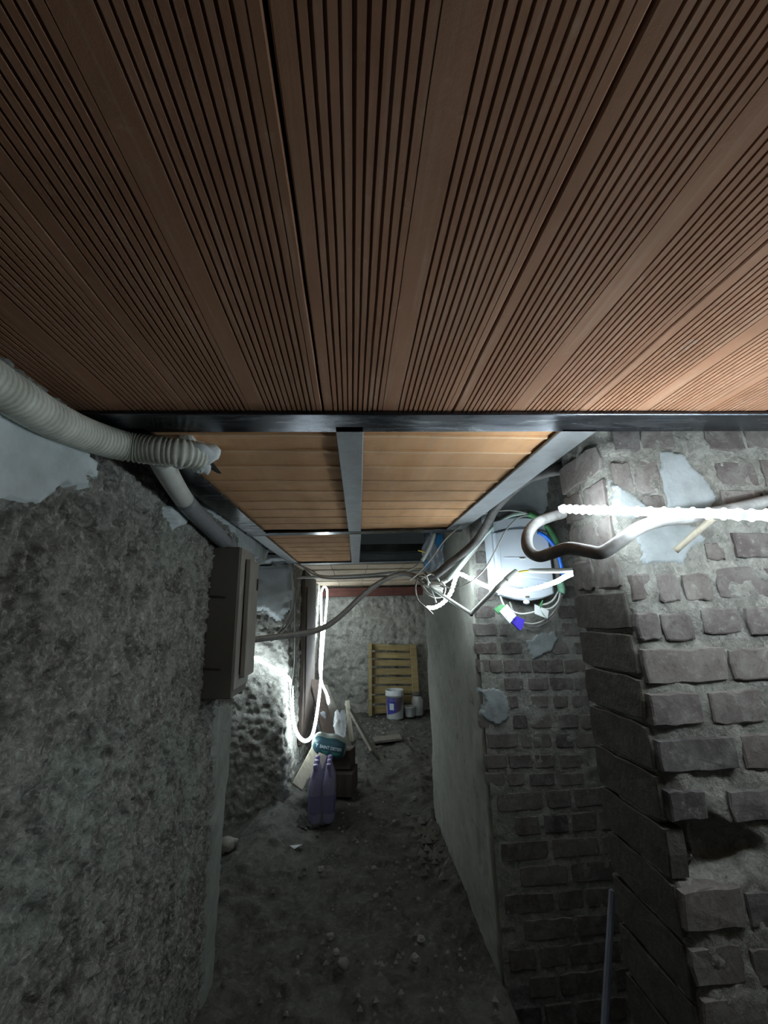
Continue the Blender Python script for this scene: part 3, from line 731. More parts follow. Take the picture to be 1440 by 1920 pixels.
extrude(mslab(X0 - .012, X1 + .006, ZB0 + .05, ZT - .045, .03, .03), yb + .035, 1.878, .006).build('housing', MT['meter'], o)
extrude(mslab(X0, X1, ZT - .075, ZT - .028, .022, -.018), yb + .006, yb + .05, .008).build('top_cap', MT['meter'], o)
extrude(mslab(X0, X1, ZB0 + .085, ZT - .081, .022, -.02), yb, yb + .05, .006).build('cover', MT['meter'], o)
extrude(mslab(X0 + .004, X1 - .002, ZB0 + .035, ZB0 + .08, -.02, .028), yb + .003, yb + .05, .008).build('bottom_cap', MT['meter'], o)
MB().box((X0 + .012, yb - .001, (ZB0 + ZT) / 2 - .01), (.006, .006, .25), None, .002).build('side_rib', MT['meter'], o)
MB().box((X0 + .11, yb - .001, (ZB0 + ZT) / 2), (.16, .003, .003)).build('seam_rib', MT['meter'], o)
lb = MB().box(Yp(979, 1047, yb - .001), (.03, .003, .013), None, .001).build('rating_label', MT['white'], o); lb['label'] = 'small white rating label'
MB().box(Yp(979.5, 1046.6, yb - .0035), (.019, .002, .0035)).build('label_print', MT['steel_dull'], lb)
MB().box(Yp(989, 1119, yb + .001), (.018, .006, .008), None, .001).build('status_window', MT['conduit_dark'], o)
blob('seal_tab', Yp(987, 1129, yb + .01), (.016, .01, .01), MT['white'], parent=o, seed=3, amp=.05, nseg=12)

def wire(name, label, pts, r, mat, cat='cable', sub=8, seg=8, group=None):
    return one(name, MB().tube(path(*pts) if len(pts[0]) == 3 and not isinstance(pts[0], np.ndarray) else pts, r, seg, True, sub), MT[mat], label, cat, group)
wire('conduit', 'thick dusty black conduit snaking in an S before the meter box and pillar',
     [(1056, 963, .985), (1030, 970, .965), (1004, 982, .93), (989, 1004, .89), (991, 1030, .86), (1010, 1043, .84), (1035, 1037, .81), (1065, 1028, .775), (1100, 1033, .75), (1128, 1036, .735), (1160, 1017, .73), (1195, 992, .735), (1235, 977, .74), (1290, 970, .75), (1360, 957, .775), (1440, 938, .80), (1540, 910, .81)],
     .0128, 'conduit', 'conduit', 10, 16)
wire('stick', 'short grey-brown stick poking down-left below the straight rope light', [(1266, 1033, .79), (1300, 1003, .76), (1336, 972, .73)], .0066, 'stick', 'stick', 4, 10)
wire('conduit', 'dark rubber conduit hugging the niche top under the right steel angle',
     [(1085, 862, 1.08), (1050, 878, 1.1), (1020, 886, 1.2), (990, 897, 1.3), (960, 920, 1.42), (930, 952, 1.58), (912, 985, 1.7), (892, 1015, 1.78), (868, 1038, 1.82), (842, 1058, 1.86), (815, 1080, 1.9), (796, 1080, 1.92)], .019, 'conduit_dark', 'conduit', 8, 14)
wire('conduit', 'dusty grey conduit arching from the cable junction over the top of the meter box',
     [(797, 1094, 1.93), (825, 1093, 1.9), (850, 1076, 1.87), (880, 1040, 1.84), (910, 1002, 1.82), (940, 974, 1.80), (970, 962, 1.79), (1002, 963, 1.79), (1022, 985, 1.79), (1036, 1020, 1.80), (1044, 1060, 1.82), (1046, 1096, 1.84)], .0125, 'cable_grey', 'conduit', 8, 12)
wire('conduit', 'pale green plastic conduit lying on the grey sweep left of the meter box',
     [(838, 1088, 1.86), (862, 1058, 1.83), (895, 1020, 1.80), (925, 988, 1.78), (955, 968, 1.77), (985, 962, 1.765)], .008, 'cable_mint', 'conduit', 8, 10)
wire('cable', 'thin white wire arching from the junction up over the meter box', [(768, 1088, 1.93), (786, 1074, 1.92), (810, 1046, 1.9), (835, 1012, 1.88), (870, 982, 1.84), (910, 963, 1.8), (950, 957, 1.77), (978, 960, 1.755), (990, 964, 1.75)], .0032, 'cable_white')
wire('cable', 'thin white wire drooping from the green tape down the left of the meter box', [(990, 966, 1.75), (970, 972, 1.745), (948, 995, 1.735), (930, 1030, 1.73), (908, 1068, 1.73), (880, 1092, 1.76), (850, 1103, 1.8), (824, 1096, 1.84), (806, 1090, 1.88)], .0032, 'cable_white')
wire('tape_wrap', 'green tape wrapped round the cables at the top right of the meter box', [(990, 963, 1.765), (1003, 969, 1.765), (1014, 976, 1.77)], .0145, 'green', 'tape', 4, 12)
wire('tape_wrap', 'long green tape strip right of the meter box behind the black S conduit', [(1022, 985, 1.775), (1034, 1000, 1.775), (1044, 1020, 1.78)], .0145, 'green', 'tape', 4, 12)
wire('conduit', 'bright blue conduit curling down the right side of the meter box', [(1009, 998, 1.735), (1022, 1005, 1.74), (1036, 1020, 1.745), (1046, 1040, 1.75), (1053, 1064, 1.755), (1056, 1080, 1.76)], .0085, 'blue', 'conduit', 8, 12)
wire('tape_wrap', 'pale green wrap round the cable loops low right of the meter box', [(1049, 1092, 1.79), (1053, 1104, 1.79), (1052, 1112, 1.79)], .017, 'green_pale', 'tape', 4, 12)
wire('cable', 'short pale cable joining the green wrap to the white clip card', [(1046, 1110, 1.78), (1038, 1124, 1.775), (1026, 1132, 1.77), (1014, 1134, 1.77)], .0042, 'cable_white')
wire('cable', 'outer pale cable loop from the green wrap to the hanging white card', [(1050, 1112, 1.785), (1046, 1128, 1.78), (1034, 1140, 1.775), (1020, 1142, 1.77), (1010, 1138, 1.77)], .0042, 'cable_white')
wire('cable', 'grey cable loop hanging lowest beneath the meter box', [(956, 1129, 1.83), (962, 1146, 1.8), (976, 1164, 1.79), (998, 1170, 1.79), (1022, 1162, 1.79), (1042, 1142, 1.79), (1052, 1116, 1.79)], .0042, 'cable_grey')
wire('cable', 'dark grey cable loop just inside the lowest one beneath the meter box', [(958, 1133, 1.82), (970, 1158, 1.8), (988, 1174, 1.8), (1010, 1174, 1.8), (1034, 1160, 1.8), (1050, 1132, 1.8), (1056, 1108, 1.8)], .0032, 'conduit')
wire('cable', 'short white cable between the two hanging cards', [(960, 1146, 1.79), (975, 1151, 1.78), (990, 1150, 1.775), (1003, 1147, 1.77)], .004, 'cable_white')
wire('cable', 'white tail cable dropping from the lower left corner of the meter box', [(938, 1116, 1.82), (941, 1126, 1.79), (945, 1136, 1.77)], .004, 'cable_white')
def card(name, label, px, y, mat, cat, th=.004):
    q = [Yp(a, b, y) for a, b in px]; n = len(q); m = MB()
    m.add(list(q) + [p_ + np.array((0, th, 0)) for p_ in q], [tuple(range(n)), tuple(range(n, 2 * n))[::-1]] + [(i, i + n, (i + 1) % n + n, (i + 1) % n) for i in range(n)])
    return m, label, cat
m, l, c_ = card('connector', 'connector', [(951, 1133), (968, 1154), (956, 1169), (937, 1147)], 1.755, 'white', 'tag', .006)
o = thing('connector_card', 'white card on a green and violet connector hanging below the left of the meter box', 'connector', Yp(950, 1150, 1.77))
m.build('white_card', MT['white'], o)
card('', '', [(926, 1142), (940, 1133), (952, 1136), (948, 1152), (936, 1152)], 1.765, 0, 0, .008)[0].build('green_tab', MT['green'], o)
card('', '', [(958, 1165), (968, 1155), (984, 1162), (980, 1178), (974, 1182)], 1.768, 0, 0, .014)[0].build('violet_plug', MT['violet'], o)
for a, b in ((945, 1142), (960, 1147), (949, 1157), (962, 1160)):
    MB().box(Yp(a, b, 1.7545), (.003, .002, .002)).build('pin_hole', MT['black'], o)
o = thing('connector_card', 'white card with a green clip hanging below the right of the meter box', 'connector', Yp(1014, 1147, 1.77))
card('', '', [(1003, 1133), (1029, 1145), (1027, 1160), (1003, 1151)], 1.765, 0, 0, .006)[0].build('white_card', MT['white'], o)
card('', '', [(1012, 1136), (1018, 1125), (1017, 1133), (1014, 1141)], 1.762, 0, 0, .008)[0].build('green_clip', MT['green'], o)
card('', '', [(1013, 1143), (1024, 1157), (1027, 1160), (1018, 1153)], 1.764, 0, 0, .002)[0].build('green_stripe', MT['green_pale'], o)
o = thing('broken_conduit', 'white rigid conduit bent into a V and snapped to show a yellow wire', 'conduit', Yp(884, 1152, 1.6))
MB().tube(path((806, 1100, 1.9), (845, 1126, 1.88), (884, 1151, 1.84)), .0085, 12, True, 4).build('left_length', MT['pipe_white'], o, True)
MB().tube(path((884, 1150, 1.84), (912, 1122, 1.73), (930, 1104, 1.64), (945, 1090, 1.64), (967, 1074, 1.66)), .0095, 12, True, 4).build('right_length', MT['pipe_white'], o, True)
MB().tube(path((948, 1088, 1.64), (958, 1079, 1.65), (968, 1072, 1.66)), .0125, 12, True, 4).build('coupling', MT['pipe_white'], o, True)
MB().tube(path((966, 1075, 1.66), (980, 1071, 1.65), (996, 1070, 1.64)), .0038, 8, True, 4).build('yellow_wire', MT['yellow'], o, True)
MB().tube(path((994, 1070, 1.64), (1040, 1070, 1.52), (1084, 1069, 1.36)), .0098, 12, True, 4).build('upper_length', MT['pipe_white'], o, True)
blob('dark_end', Yp(884, 1153, 1.84), (.009, .009, .007), MT['black'], parent=o, seed=2, amp=.1, nseg=10)
m = MB(); m.lathe([(0, -.03), (.028, -.03), (.03, -.02), (.03, .02), (.024, .03), (0, .032)], Yp(924, 978, 1.84), 20, Matrix.Rotation(math.pi / 2, 3, 'X'))
one('junction_cap', m, MT['pipe_grey'], 'round grey cap stuck on the niche wall above the meter box corner', 'cap')

# ------------------------------------------------------------------ junction of cables at the passage corner, and what crosses the passage
for k, (lab, dy, r, mt) in enumerate((('thick grey cable swagged across the passage from the cabinet to the junction', 0, .0105, 'cable_grey'), ('thinner dark cable running just under the thick grey swag', 5, .006, 'conduit'))):
    wire('cable', lab, [(452, 1201 + dy, 1.88), (490, 1196 + dy, 1.93), (540, 1190 + dy, 2.0), (580, 1184 + dy, 2.04), (615, 1171 + dy, 2.06), (645, 1148 + dy, 2.08), (672, 1122 + dy, 2.08), (700, 1099 + dy, 2.08), (728, 1083 + dy * .6, 2.06), (756, 1075 + dy * .5, 2.04), (780, 1080 + dy, 2.0), (802, 1094 + dy, 1.95), (830, 1106 + dy, 1.92)], r, mt, 'cable', 8, 10)
wire('conduit', 'straight pale conduit spanning the passage below the far steel beam', [(556, 1083, 3.22), (620, 1081, 3.2), (690, 1078, 3.17), (742, 1073, 3.14), (800, 1070, 3.1)], .0105, 'pipe_white', 'conduit', 5, 10)
wire('cable', 'thin grey cable looping under the pale conduit in the passage', [(548, 1045, 3.22), (566, 1062, 3.2), (590, 1078, 3.18), (620, 1085, 3.17), (690, 1083, 3.1), (740, 1081, 2.8), (775, 1080, 2.3), (800, 1084, 2.0)], .007, 'cable_grey')
wire('cable', 'pale cable hanging from the beam end down the left far wall to the swag', [(541, 1040, 3.21), (550, 1062, 3.22), (554, 1090, 3.22), (554, 1120, 3.22), (549, 1150, 3.22), (537, 1174, 3.21), (520, 1192, 3.2), (508, 1203, 3.2)], .009, 'cable_grey')
wire('cable', 'second pale cable hanging close beside the first on the left far wall', [(536, 1040, 3.2), (545, 1064, 3.21), (549, 1092, 3.21), (550, 1120, 3.21), (545, 1146, 3.21), (534, 1168, 3.2), (520, 1188, 3.2)], .006, 'cable_white')
wire('cable', 'straight thin white wire falling down the corner of the left far wall', [(553, 1130, 3.2), (553, 1180, 3.2), (553, 1230, 3.2), (551, 1262, 3.2), (547, 1290, 3.22), (546, 1310, 3.24)], .005, 'cable_white')
wire('cable', 'thin cable strung from the left beam end to the ceiling boards', [(543, 1052, 3.18), (560, 1059, 3.18), (585, 1070, 3.2), (600, 1079, 3.3), (640, 1081, 3.35)], .006, 'cable_grey')
wire('cable', 'loose dark cable hoop hanging from the junction on the passage corner', [(782, 1082, 1.95), (779, 1105, 1.95), (784, 1125, 1.94), (795, 1136, 1.93), (806, 1146, 1.92), (812, 1152, 1.91)], .0042, 'cable_grey')
wire('cable', 'wide grey cable hoop sagging below the junction onto the corridor wall', [(788, 1090, 1.94), (800, 1110, 1.93), (816, 1119, 1.91), (830, 1116, 1.89), (834, 1100, 1.87), (826, 1090, 1.86)], .006, 'cable_grey')
wire('cable', 'short stub of white wire pointing down from the junction', [(808, 1100, 1.9), (813, 1116, 1.9), (818, 1130, 1.9)], .0035, 'cable_white')
for k, (a, b, c, d) in enumerate(((786, 1080, 806, 1094), (790, 1086, 812, 1076), (795, 1076, 803, 1098), (800, 1074, 824, 1090), (812, 1082, 826, 1094))):
    wire('cable_tie', ['long pale tie at the left of the junction knot', 'pale tie slanting up across the junction knot', 'upright pale tie through the middle of the junction knot', 'pale tie at the top right of the junction knot', 'short pale tie at the right end of the junction knot'][k],
         [(a, b, 1.9), ((a + c) / 2 + 2, (b + d) / 2 - 3, 1.885), (c, d, 1.9)], .004, 'cable_white', 'cable tie', 5, 6)
wire('conduit', 'short pale conduit slanting down in the open dark bay', [(815, 1000, 2.3), (805, 1028, 2.3), (791, 1052, 2.3)], .0115, 'pipe_white', 'conduit', 4, 10)
wire('cable', 'thin brown cable at the bottom of the slanting conduit', [(792, 1050, 2.3), (783, 1058, 2.25), (774, 1066, 2.2), (762, 1071, 2.15)], .004, 'cable_grey')
wire('cable', 'yellow wire end in the dark bay beside the slanting conduit', [(784, 1032, 2.3), (791, 1034, 2.3), (797, 1036, 2.3)], .004, 'yellow')
# plastic sheet tucked into the bay: a crinkled sheet with blue print
nx, nz = 14, 12; m = MB(); v = []; f = []
for i in range(nx + 1):
    for j in range(nz + 1):
        p_ = Yp(793 + (846 - 793) * i / nx + (3 * math.sin(j * .8)), 999 + (1070 - 999) * j / nz, 2.42 + .02 * math.sin(i * 1.1) + .012 * math.sin(j * 1.7 + i))
        v.append(p_); 
for i in range(nx):
    for j in range(nz): a = i * (nz + 1) + j; f.append((a, a + 1, a + nz + 2, a + nz + 1))
o = thing('plastic_sheet', 'crinkled grey plastic sheet with blue print hanging in the open bay by the junction', 'sheet', Yp(820, 1068, 2.42))
sh = mesh('film', v + [q_ + np.array((0, .003, 0)) for q_ in v], f + [tuple(i + len(v) for i in q_[::-1]) for q_ in f], MT['sheet'], o, True)
for cx, cy, rx, rz in ((824, 1015, 7, 15), (800, 1058, 5, 6), (836, 1006, 2, 4)):
    k = 16; q = [Yp(cx + rx * math.cos(2 * math.pi * i / k), cy + rz * math.sin(2 * math.pi * i / k), 2.385) for i in range(k)]
    mm = MB(); mm.add(q + [p_ + np.array((0, .003, 0)) for p_ in q], [tuple(range(k)), tuple(range(k, 2 * k))[::-1]] + [(i, i + k, (i + 1) % k + k, (i + 1) % k) for i in range(k)]); mm.build('blue_print', MT['blue_print'], o)

# dark timber panel and lower edge on the left passage wall
d_ = MB().box((-.452, 4.42, 1.06), (.035, 1.15, 1.5), None, .006).build('door_1', MT['brown']); tag(d_, kind='structure')
MB().box((-.43, 4.42, 1.06), (.012, .9, 1.2), None, .006).build('door_panel', MT['brown'], d_)

# ------------------------------------------------------------------ the far end: pallet, tubs
def lerp3(a, b, t): return np.array(a) * (1 - t) + np.array(b) * t
bl, br, tl, tr = at(694, 1340, 1, 6.09), at(784, 1338, 1, 6.09), at(694, 1205, 1, 6.19), at(776, 1207, 1, 6.19)
o = thing('pallet', 'pale wooden pallet leaning upright against the rubble end wall', 'pallet', (bl + br) / 2)
def bar(p0, p1, wd, th, mat, nm, par, ydir=(0, -1, 0), bev=.004):
    p0, p1 = Vector(map(float, p0)), Vector(map(float, p1)); z = (p1 - p0); L = z.length; z.normalize()
    y = Vector(ydir); y = (y - z * y.dot(z)).normalized(); x_ = y.cross(z)
    R = Matrix((x_, y, z)).transposed()
    return MB().box((p0 + p1) / 2, (wd, th, L), R, bev).build(nm, mat, par)
bar(bl + np.array((.0, -.06, 0)), tl + np.array((.0, -.06, 0)), .045, .1, MT['pallet'], 'side_rail', o)
bar(br + np.array((-.02, -.04, 0)), tr + np.array((-.02, -.04, 0)), .09, .06, MT['pallet'], 'side_rail', o)
zs = [(1208, 1220), (1223.5, 1235), (1238.5, 1250), (1255, 1267), (1271, 1284), (1288, 1302), (1306, 1320), (1324, 1338)]
for a, b in zs:
    t0, t1 = (1340 - b) / 135, (1340 - a) / 135; t = (t0 + t1) / 2
    L_, R_ = lerp3(bl, tl, t), lerp3(br, tr, t); h = (t1 - t0) * float(np.linalg.norm(tl - bl))
    bar(L_ + np.array((.02, 0.0, random.uniform(-.004, .004))), R_ + np.array((-.02, 0.0, random.uniform(-.004, .004))), h, .022, MT['pallet'], 'slat', o, (0, -1, 0))
bar((bl + br) / 2 + np.array((0, .06, 0)), (tl + tr) / 2 + np.array((0, .06, 0)), .09, .05, MT['plank'], 'back_rail', o)
fz = lambda x_, y_: 0.015
c = at(741, 1346, 1, 5.9); c[2] = fz(0, 0)
o = thing('paint_tub', 'large white plastic tub with a blue and plum label in front of the pallet', 'tub', c)
Rr = .118; H = .355
MB().lathe([(0, 0), (Rr * .93, 0), (Rr * .95, .01), (Rr * 1.03, H - .07), (Rr * 1.08, H - .07), (Rr * 1.08, H - .055), (Rr * 1.03, H - .05), (Rr * 1.05, H), (Rr * 1.0, H), (Rr * .98, H - .02), (Rr * .9, .02), (0, .018)], c, 32).build('body', MT['bucket'], o, True)
def wrap(c, r0, r1, z0, z1, a0, a1, k=10, sl=0.0):
    v = []; f = []
    for i in range(k + 1):
        a = math.radians(a0 + (a1 - a0) * i / k); s_ = sl * i / k
        v += [(c[0] + r0 * math.cos(a), c[1] + r0 * math.sin(a), c[2] + z0 + s_), (c[0] + r1 * math.cos(a), c[1] + r1 * math.sin(a), c[2] + z1)]
    for i in range(k): f.append((2 * i, 2 * i + 2, 2 * i + 3, 2 * i + 1))
    m = MB(); m.add(v, f); return m
wrap(c, Rr * .975, Rr * 1.025, .055, H - .085, 205, 272, 10, .03).build('blue_label', MT['print_blue'], o, True)
wrap(c, Rr * .978, Rr * 1.026, .085, H - .085, 272, 335, 10, .05).build('plum_label', MT['print_plum'], o, True)
wrap(c, Rr * .995, Rr * 1.03, .12, .2, 228, 258, 6).build('label_emblem', MT['print_white'], o, True)
hd = MB().tube([c + np.array((-Rr * 1.07, 0, H - .06)), c + np.array((-Rr * .9, -Rr * .75, H - .1)), c + np.array((0, -Rr * 1.14, H - .12)), c + np.array((Rr * .9, -Rr * .75, H - .1)), c + np.array((Rr * 1.07, 0, H - .06))], .003, 6).build('wire_handle', MT['steel_dull'], o, True)
c = at(769, 1346, 1, 5.95); c[2] = fz(0, 0)
o = thing('small_tub', 'small white tub between the large labelled tub and the clear jar', 'tub', c)
MB().lathe([(0, 0), (.062, 0), (.066, .01), (.076, .115), (.082, .117), (.082, .13), (.074, .13), (.064, .02), (0, .018)], c, 26).build('body', MT['bucket'], o, True)
c2 = c + np.array((.115, .06, 0)); o = thing('clear_jar', 'tall clear plastic jar with a dark lid, right of the small white tub', 'jar', c2)
MB().lathe([(0, 0), (.075, 0), (.08, .01), (.08, .2), (.06, .235), (.06, .26), (.056, .26), (.056, .235), (.074, .2), (.074, .012), (0, .01)], c2, 22).build('body', MT['clear'], o, True)
MB().lathe([(.064, .25), (.066, .25), (.066, .285), (0, .287)], c2, 22).build('lid', MT['conduit_dark'], o, True)

# ------------------------------------------------------------------ floor pile at the left corner
def gz(px, py): return at(px, py, 2, 0.02)
def board(name, label, p0, p1, wd, th, mat, ydir, cat='board'):
    o_ = bar(p0, p1, wd, th, MT[mat], name, None, ydir, .003); return tag(o_, label, cat)
board('board', 'broad dark board sloping from the wall down behind the teal sack', (-.36, 5.0, .62), (-.03, 4.42, .03), .2, .022, 'plank', (.75, -.5, .4))
board('board', 'pale narrow batten leaning upright behind the dark pile', (-.06, 5.05, .42), (-.01, 4.9, .03), .05, .02, 'plank_pale', (.3, -.9, .1))
board('board', 'dark plank lying aslant on the dirt right of the pile', (-.05, 5.15, .33), (.22, 4.35, .05), .16, .025, 'plank', (.8, -.2, .5))
board('board', 'thick dark plank propped from the wall over the sack', (-.4, 4.6, .72), (-.12, 3.95, .05), .14, .03, 'brown', (.6, -.7, .3))
board('board', 'flat broken board lying on the far dirt floor', at(700, 1388, 2, .035), at(752, 1382, 2, .05), .2, .025, 'plank', (0, .05, 1))
board('block', 'lower dark timber block under the teal sack', (-.32, 3.72, .1), (.02, 3.66, .1), .24, .16, 'brown', (0, 0, 1), 'block')
board('block', 'upper dark timber block under the teal sack', (-.34, 3.78, .245), (-.0, 3.7, .25), .2, .13, 'brown', (0, .1, 1), 'block')
board('board', 'pale sawn board leaning on the wall left of the bottle pack', at(557, 1476, 1, 3.36), at(598, 1398, 1, 3.6), .09, .022, 'plank_pale', (.25, -1, .3))
board('board', 'short pale pointed wood offcut right under the sack', at(588, 1462, 1, 3.42), at(606, 1414, 1, 3.5), .07, .02, 'plank_pale', (.1, -1, .2))
# the sack: a full roll-shaped bag, tilted
sc = at(617, 1398, 1, 3.62); ang = math.radians(-13)
def sack_pt(u, v_):
    """u along 0..1, v_ angle"""
    a = (u - .5) * 2; prof = (1 - abs(a) ** 5) ** .5 if abs(a) < 1 else 0
    rx = .145 * a; ry = .085 * (max(prof, .0)) ; rz = .082 * max(prof, .0)
    ca, sa = math.cos(v_), math.sin(v_)
    e = .72
    y = ry * math.copysign(abs(ca) ** e, ca); z = rz * math.copysign(abs(sa) ** e, sa) * (1 + .05 * math.sin(a * 7))
    return np.array((rx, y, z))
def sack_w(p):
    x_, y, z = p; return np.array((sc[0] + x_ * math.cos(ang) - z * math.sin(ang), sc[1] + y, sc[2] + x_ * math.sin(ang) + z * math.cos(ang)))
o = thing('sack', 'small teal roll-shaped sack with white lettering lying tilted on the dark pile', 'sack', sc - np.array((0, 0, .08)))
nu, nv = 30, 40; va = []; fa = []
for i in range(nu + 1):
    for k in range(nv): va.append(sack_w(sack_pt(i / nu, 2 * math.pi * k / nv)))
front, side = [], []
for i in range(nu):
    for k in range(nv):
        a, b = i * nv + k, i * nv + (k + 1) % nv; q = (a, b, b + nv, a + nv)
        ang_k = (k + .5) / nv
        (front if .36 < ang_k < .66 and 2 <= i < nu - 2 else side).append(q[::-1])
fo = mesh('printed_front', va, front, MT['bag'], o, True); fo2 = mesh('plain_back', va, side, MT['bag_side'], o, True)
cu = bpy.data.curves.new('lettering', 'FONT'); cu.body = 'T  SAINT DETIER'; cu.size = .03; cu.align_x = 'CENTER'; cu.align_y = 'CENTER'; cu.extrude = .0006; cu.offset = .0005
to = bpy.data.objects.new('t', cu); C.objects.link(to)
bpy.context.view_layer.update()
me = bpy.data.meshes.new_from_object(to.evaluated_get(bpy.context.evaluated_depsgraph_get())); C.objects.unlink(to); bpy.data.objects.remove(to)
def on_sack(x_, z):
    a = x_ / .145; prof = max(1 - abs(a) ** 5, 0) ** .5; q = min(abs(z) / max(.082 * prof, 1e-4), .98)
    sa = math.copysign(q ** (1 / .72), z); ca = -math.sqrt(max(0, 1 - sa * sa)); return -.085 * prof * abs(ca) ** .72
wid = max(v_.co.x for v_ in me.vertices) - min(v_.co.x for v_ in me.vertices); sx = .21 / wid
for v_ in me.vertices:
    x_, z, d = v_.co.x * sx, v_.co.y + .008, v_.co.z
    v_.co = Vector(sack_w((x_, on_sack(x_, z) - .0025 - d, z)))
me.materials.append(MT['print_white']); me.name = 'lettering'; link(bpy.data.objects.new('lettering', me), fo)
mm = MB()
for x0, x1, z in ((-.05, .0, -.022), (-.04, .0, -.034), (.03, .10, -.022), (.04, .09, -.034)):
    k = 6; vv = []; ff = []
    for i in range(k + 1):
        x_ = x0 + (x1 - x0) * i / k
        for dz in (-.0035, .0035): vv.append(sack_w((x_, on_sack(x_, z + dz) - .002, z + dz)))
    for i in range(k): ff.append((2 * i, 2 * i + 2, 2 * i + 3, 2 * i + 1))
    mm.add(vv, ff)
mm.build('small_print', MT['print_green'], fo)
# crumpled clear plastic above the sack
bag = blob('plastic_bag', at(637, 1362, 1, 3.9), (.07, .06, .11), MT['clear'], 'crumpled clear plastic bag stuffed among the planks above the sack', 'bag', None, 12, 1.0, 22)
blob('foil_scrap', at(603, 1352, 1, 4.3), (.06, .02, .085), MT['pipe_grey'], 'shiny grey plastic scrap below the end of the far rope light', 'scrap', None, 15, .5, 18)

# shrink-wrapped pack of six bottles
pc = at(603, 1530, 1, 3.18); pc[2] = .03
o = thing('bottle_pack', 'six-pack of water bottles in violet shrink film on the dirt floor', 'bottle pack', pc)
prof = [(0, 0), (.036, 0), (.043, .008), (.044, .05), (.041, .055), (.044, .06), (.044, .1), (.041, .106), (.044, .112), (.044, .2), (.041, .23), (.03, .27), (.019, .3), (.0145, .315), (.0145, .335)]
bot = None
for j in range(3):
    for i in range(2):
        cc = pc + np.array((-.046 + .092 * i, .09 * j, 0))
        b_ = MB().lathe(prof, cc, 18).build('bottle', MT['bottle'], o, True)
        MB().lathe([(.0447, .06), (.0452, .062), (.0452, .165), (.0447, .168)], cc, 18).build('bottle_label', MT['bottle_label'], b_, True)
        MB().lathe([(.0165, .322), (.0172, .324), (.0172, .345), (.015, .348), (0, .348)], cc, 14).build('cap', MT['bottle_cap'], b_, True)
v = []; f = []; lv = [(.0, .94), (.02, 1.0), (.1, 1.02), (.2, 1.01), (.25, .95), (.30, .72), (.345, .55), (.352, .5)]; k = 48
for z, s_ in lv:
    for i in range(k):
        a = 2 * math.pi * i / k; ca, sa = math.cos(a), math.sin(a)
        x_ = .094 * math.copysign(abs(ca) ** .45, ca); y = .138 * math.copysign(abs(sa) ** .45, sa)
        wv = 1 + .02 * math.sin(a * 9 + z * 40)
        v.append((pc[0] + x_ * s_ * wv, pc[1] + .09 + y * (1 - (1 - s_) * .7) * wv, pc[2] + z))
for g in range(len(lv) - 1):
    for i in range(k): a, b = g * k + i, g * k + (i + 1) % k; f.append((a, b, b + k, a + k))
mesh('shrink_film', v, f, MT['wrap'], o, True)

# ------------------------------------------------------------------ floor litter
m = MB(); q = [at(a, b, 2, .035) for a, b in ((531, 1594), (536, 1589), (552, 1584), (567, 1583), (563, 1588), (548, 1590), (537, 1597))]
n = len(q); m.add([p_ + np.array((0, 0, .01 * math.sin(i * 2.1))) for i, p_ in enumerate(q)] + [p_ + np.array((0, 0, -.004 + .01 * math.sin(i * 2.1))) for i, p_ in enumerate(q)], [tuple(range(n))[::-1], tuple(range(n, 2 * n))] + [(i, (i + 1) % n, (i + 1) % n + n, i + n) for i in range(n)])
one('paper_scrap', m, MT['white'], 'torn white strip of card lying on the dirt floor', 'scrap', smooth=False)
STN = [(602, 1630, 15), (704, 1680, 10), (744, 1655, 8), (785, 1686, 9), (619, 1757, 17), (631, 1786, 15), (558, 1825, 9), (558, 1796, 9), (790, 1761, 17), (779, 1798, 19), (840, 1786, 9), (777, 1498, 12), (740, 1540, 8), (694, 1528, 8), (456, 1610, 10), (642, 1559, 5), (702, 1628, 11), (769, 1628, 9), (720, 1348, 5), (762, 1356, 5), (716, 1357, 6)]
SLAB = {0: 'pale chip of stone below and right of the torn white card strip', 4: 'angular pale stone above the two clustered with the largest stone', 5: 'rounded stone touching the upper left of the largest stone', 6: 'lone bright pebble left of the largest stone',
    8: 'elongated dull stone near the corridor wall, right of the stone cluster', 9: 'flat dull stone just below the elongated one near the corridor wall', 10: 'bright pebble nearest the foot of the corridor wall', 11: 'stone on the rubble edge halfway along the corridor wall',
    14: 'pale chip just below the flat brownish lump by the left wall', 18: 'tiny white chip left of the labelled tub', 19: 'tiny white chip in front of the small white tub', 20: 'tiny white chip in front of the labelled tub'}
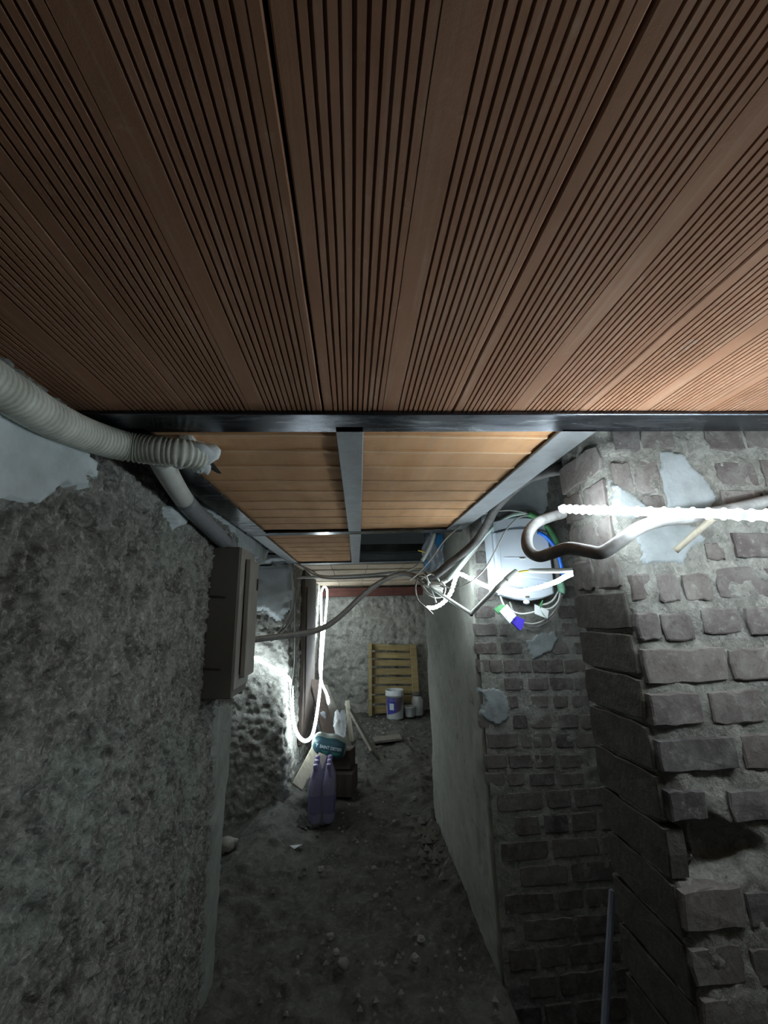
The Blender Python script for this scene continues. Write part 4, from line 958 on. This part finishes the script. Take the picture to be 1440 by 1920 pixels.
for i, (a, b, s_) in enumerate(STN):
    c = at(a, b, 2, .03); dpt = float((M.T @ (c - CAM))[2]); r = s_ / 2 * dpt / F
    st = blob('stone', c, (r, r * .9, r * .7), MT['stone'], SLAB.get(i, 'small pale stone lying loose on the dark dirt floor'), 'stone', None, 50 + i, .45, 9); st['group'] = 'loose stones on the dirt floor'
st = blob('stone', at(644, 1807, 2, .03), (.024, .022, .018), MT['stone'], 'largest pale stone on the dirt floor, nearest the camera', 'stone', None, 90, .35, 14)
st = blob('stone', at(425, 1583, 2, .06), (.06, .05, .035), MT['stone'], 'flat brownish lump of stone beside the foot of the left wall', 'stone', None, 95, .5, 16)
def chips(name, n, area, size, mat, seed):
    rg = np.random.default_rng(seed); m = MB()
    for _ in range(n):
        x_, y = rg.uniform(area[0], area[1]), rg.uniform(area[2], area[3]); r = size * rg.uniform(.35, 1.3)
        z = .012 + rg.uniform(0, .015)
        pts = [(x_ + r * rg.uniform(-1, 1), y + r * rg.uniform(-1, 1), z + r * rg.uniform(-.2, .8)) for _ in range(3)]
        c = (x_, y, z - r * .5); t = (x_ + r * rg.uniform(-.3, .3), y + r * rg.uniform(-.3, .3), z + r)
        m.add([(x_ - r, y - r * .6, z), (x_ + r, y - r * rg.uniform(.3, 1), z), (x_ + r * rg.uniform(-.4, .6), y + r, z), t], [(0, 2, 1), (0, 1, 3), (1, 2, 3), (2, 0, 3)])
    return tag(m.build(name, mat), kind='stuff')
tag(chips('gravel', 600, (-.43, .54, 1.6, 6.05), .011, MT['stone'], 5), 'fine gravel crumbs scattered over the dirt floor', 'gravel')
tag(chips('rubble', 90, (.38, .56, 2.5, 3.2), .025, MT['stone'], 6), 'small rubble heaped along the foot of the corridor wall', 'rubble')
tag(chips('rubble', 110, (-.5, -.2, 3.15, 3.75), .035, MT['dirt'], 7), 'dark rubble heaped at the left corner behind the bottle pack', 'rubble')
bar_ = bar(at(1133, 1935, 1, 1.02), at(1148, 1668, 1, 1.13), .014, .014, MT['lit_edge_bar'], 'pipe', None); tag(bar_, 'slate grey bar standing in for a lit wall edge beside the pillar', 'pipe')  # added bar, not a pipe, in place of the thin lit edge of the wall
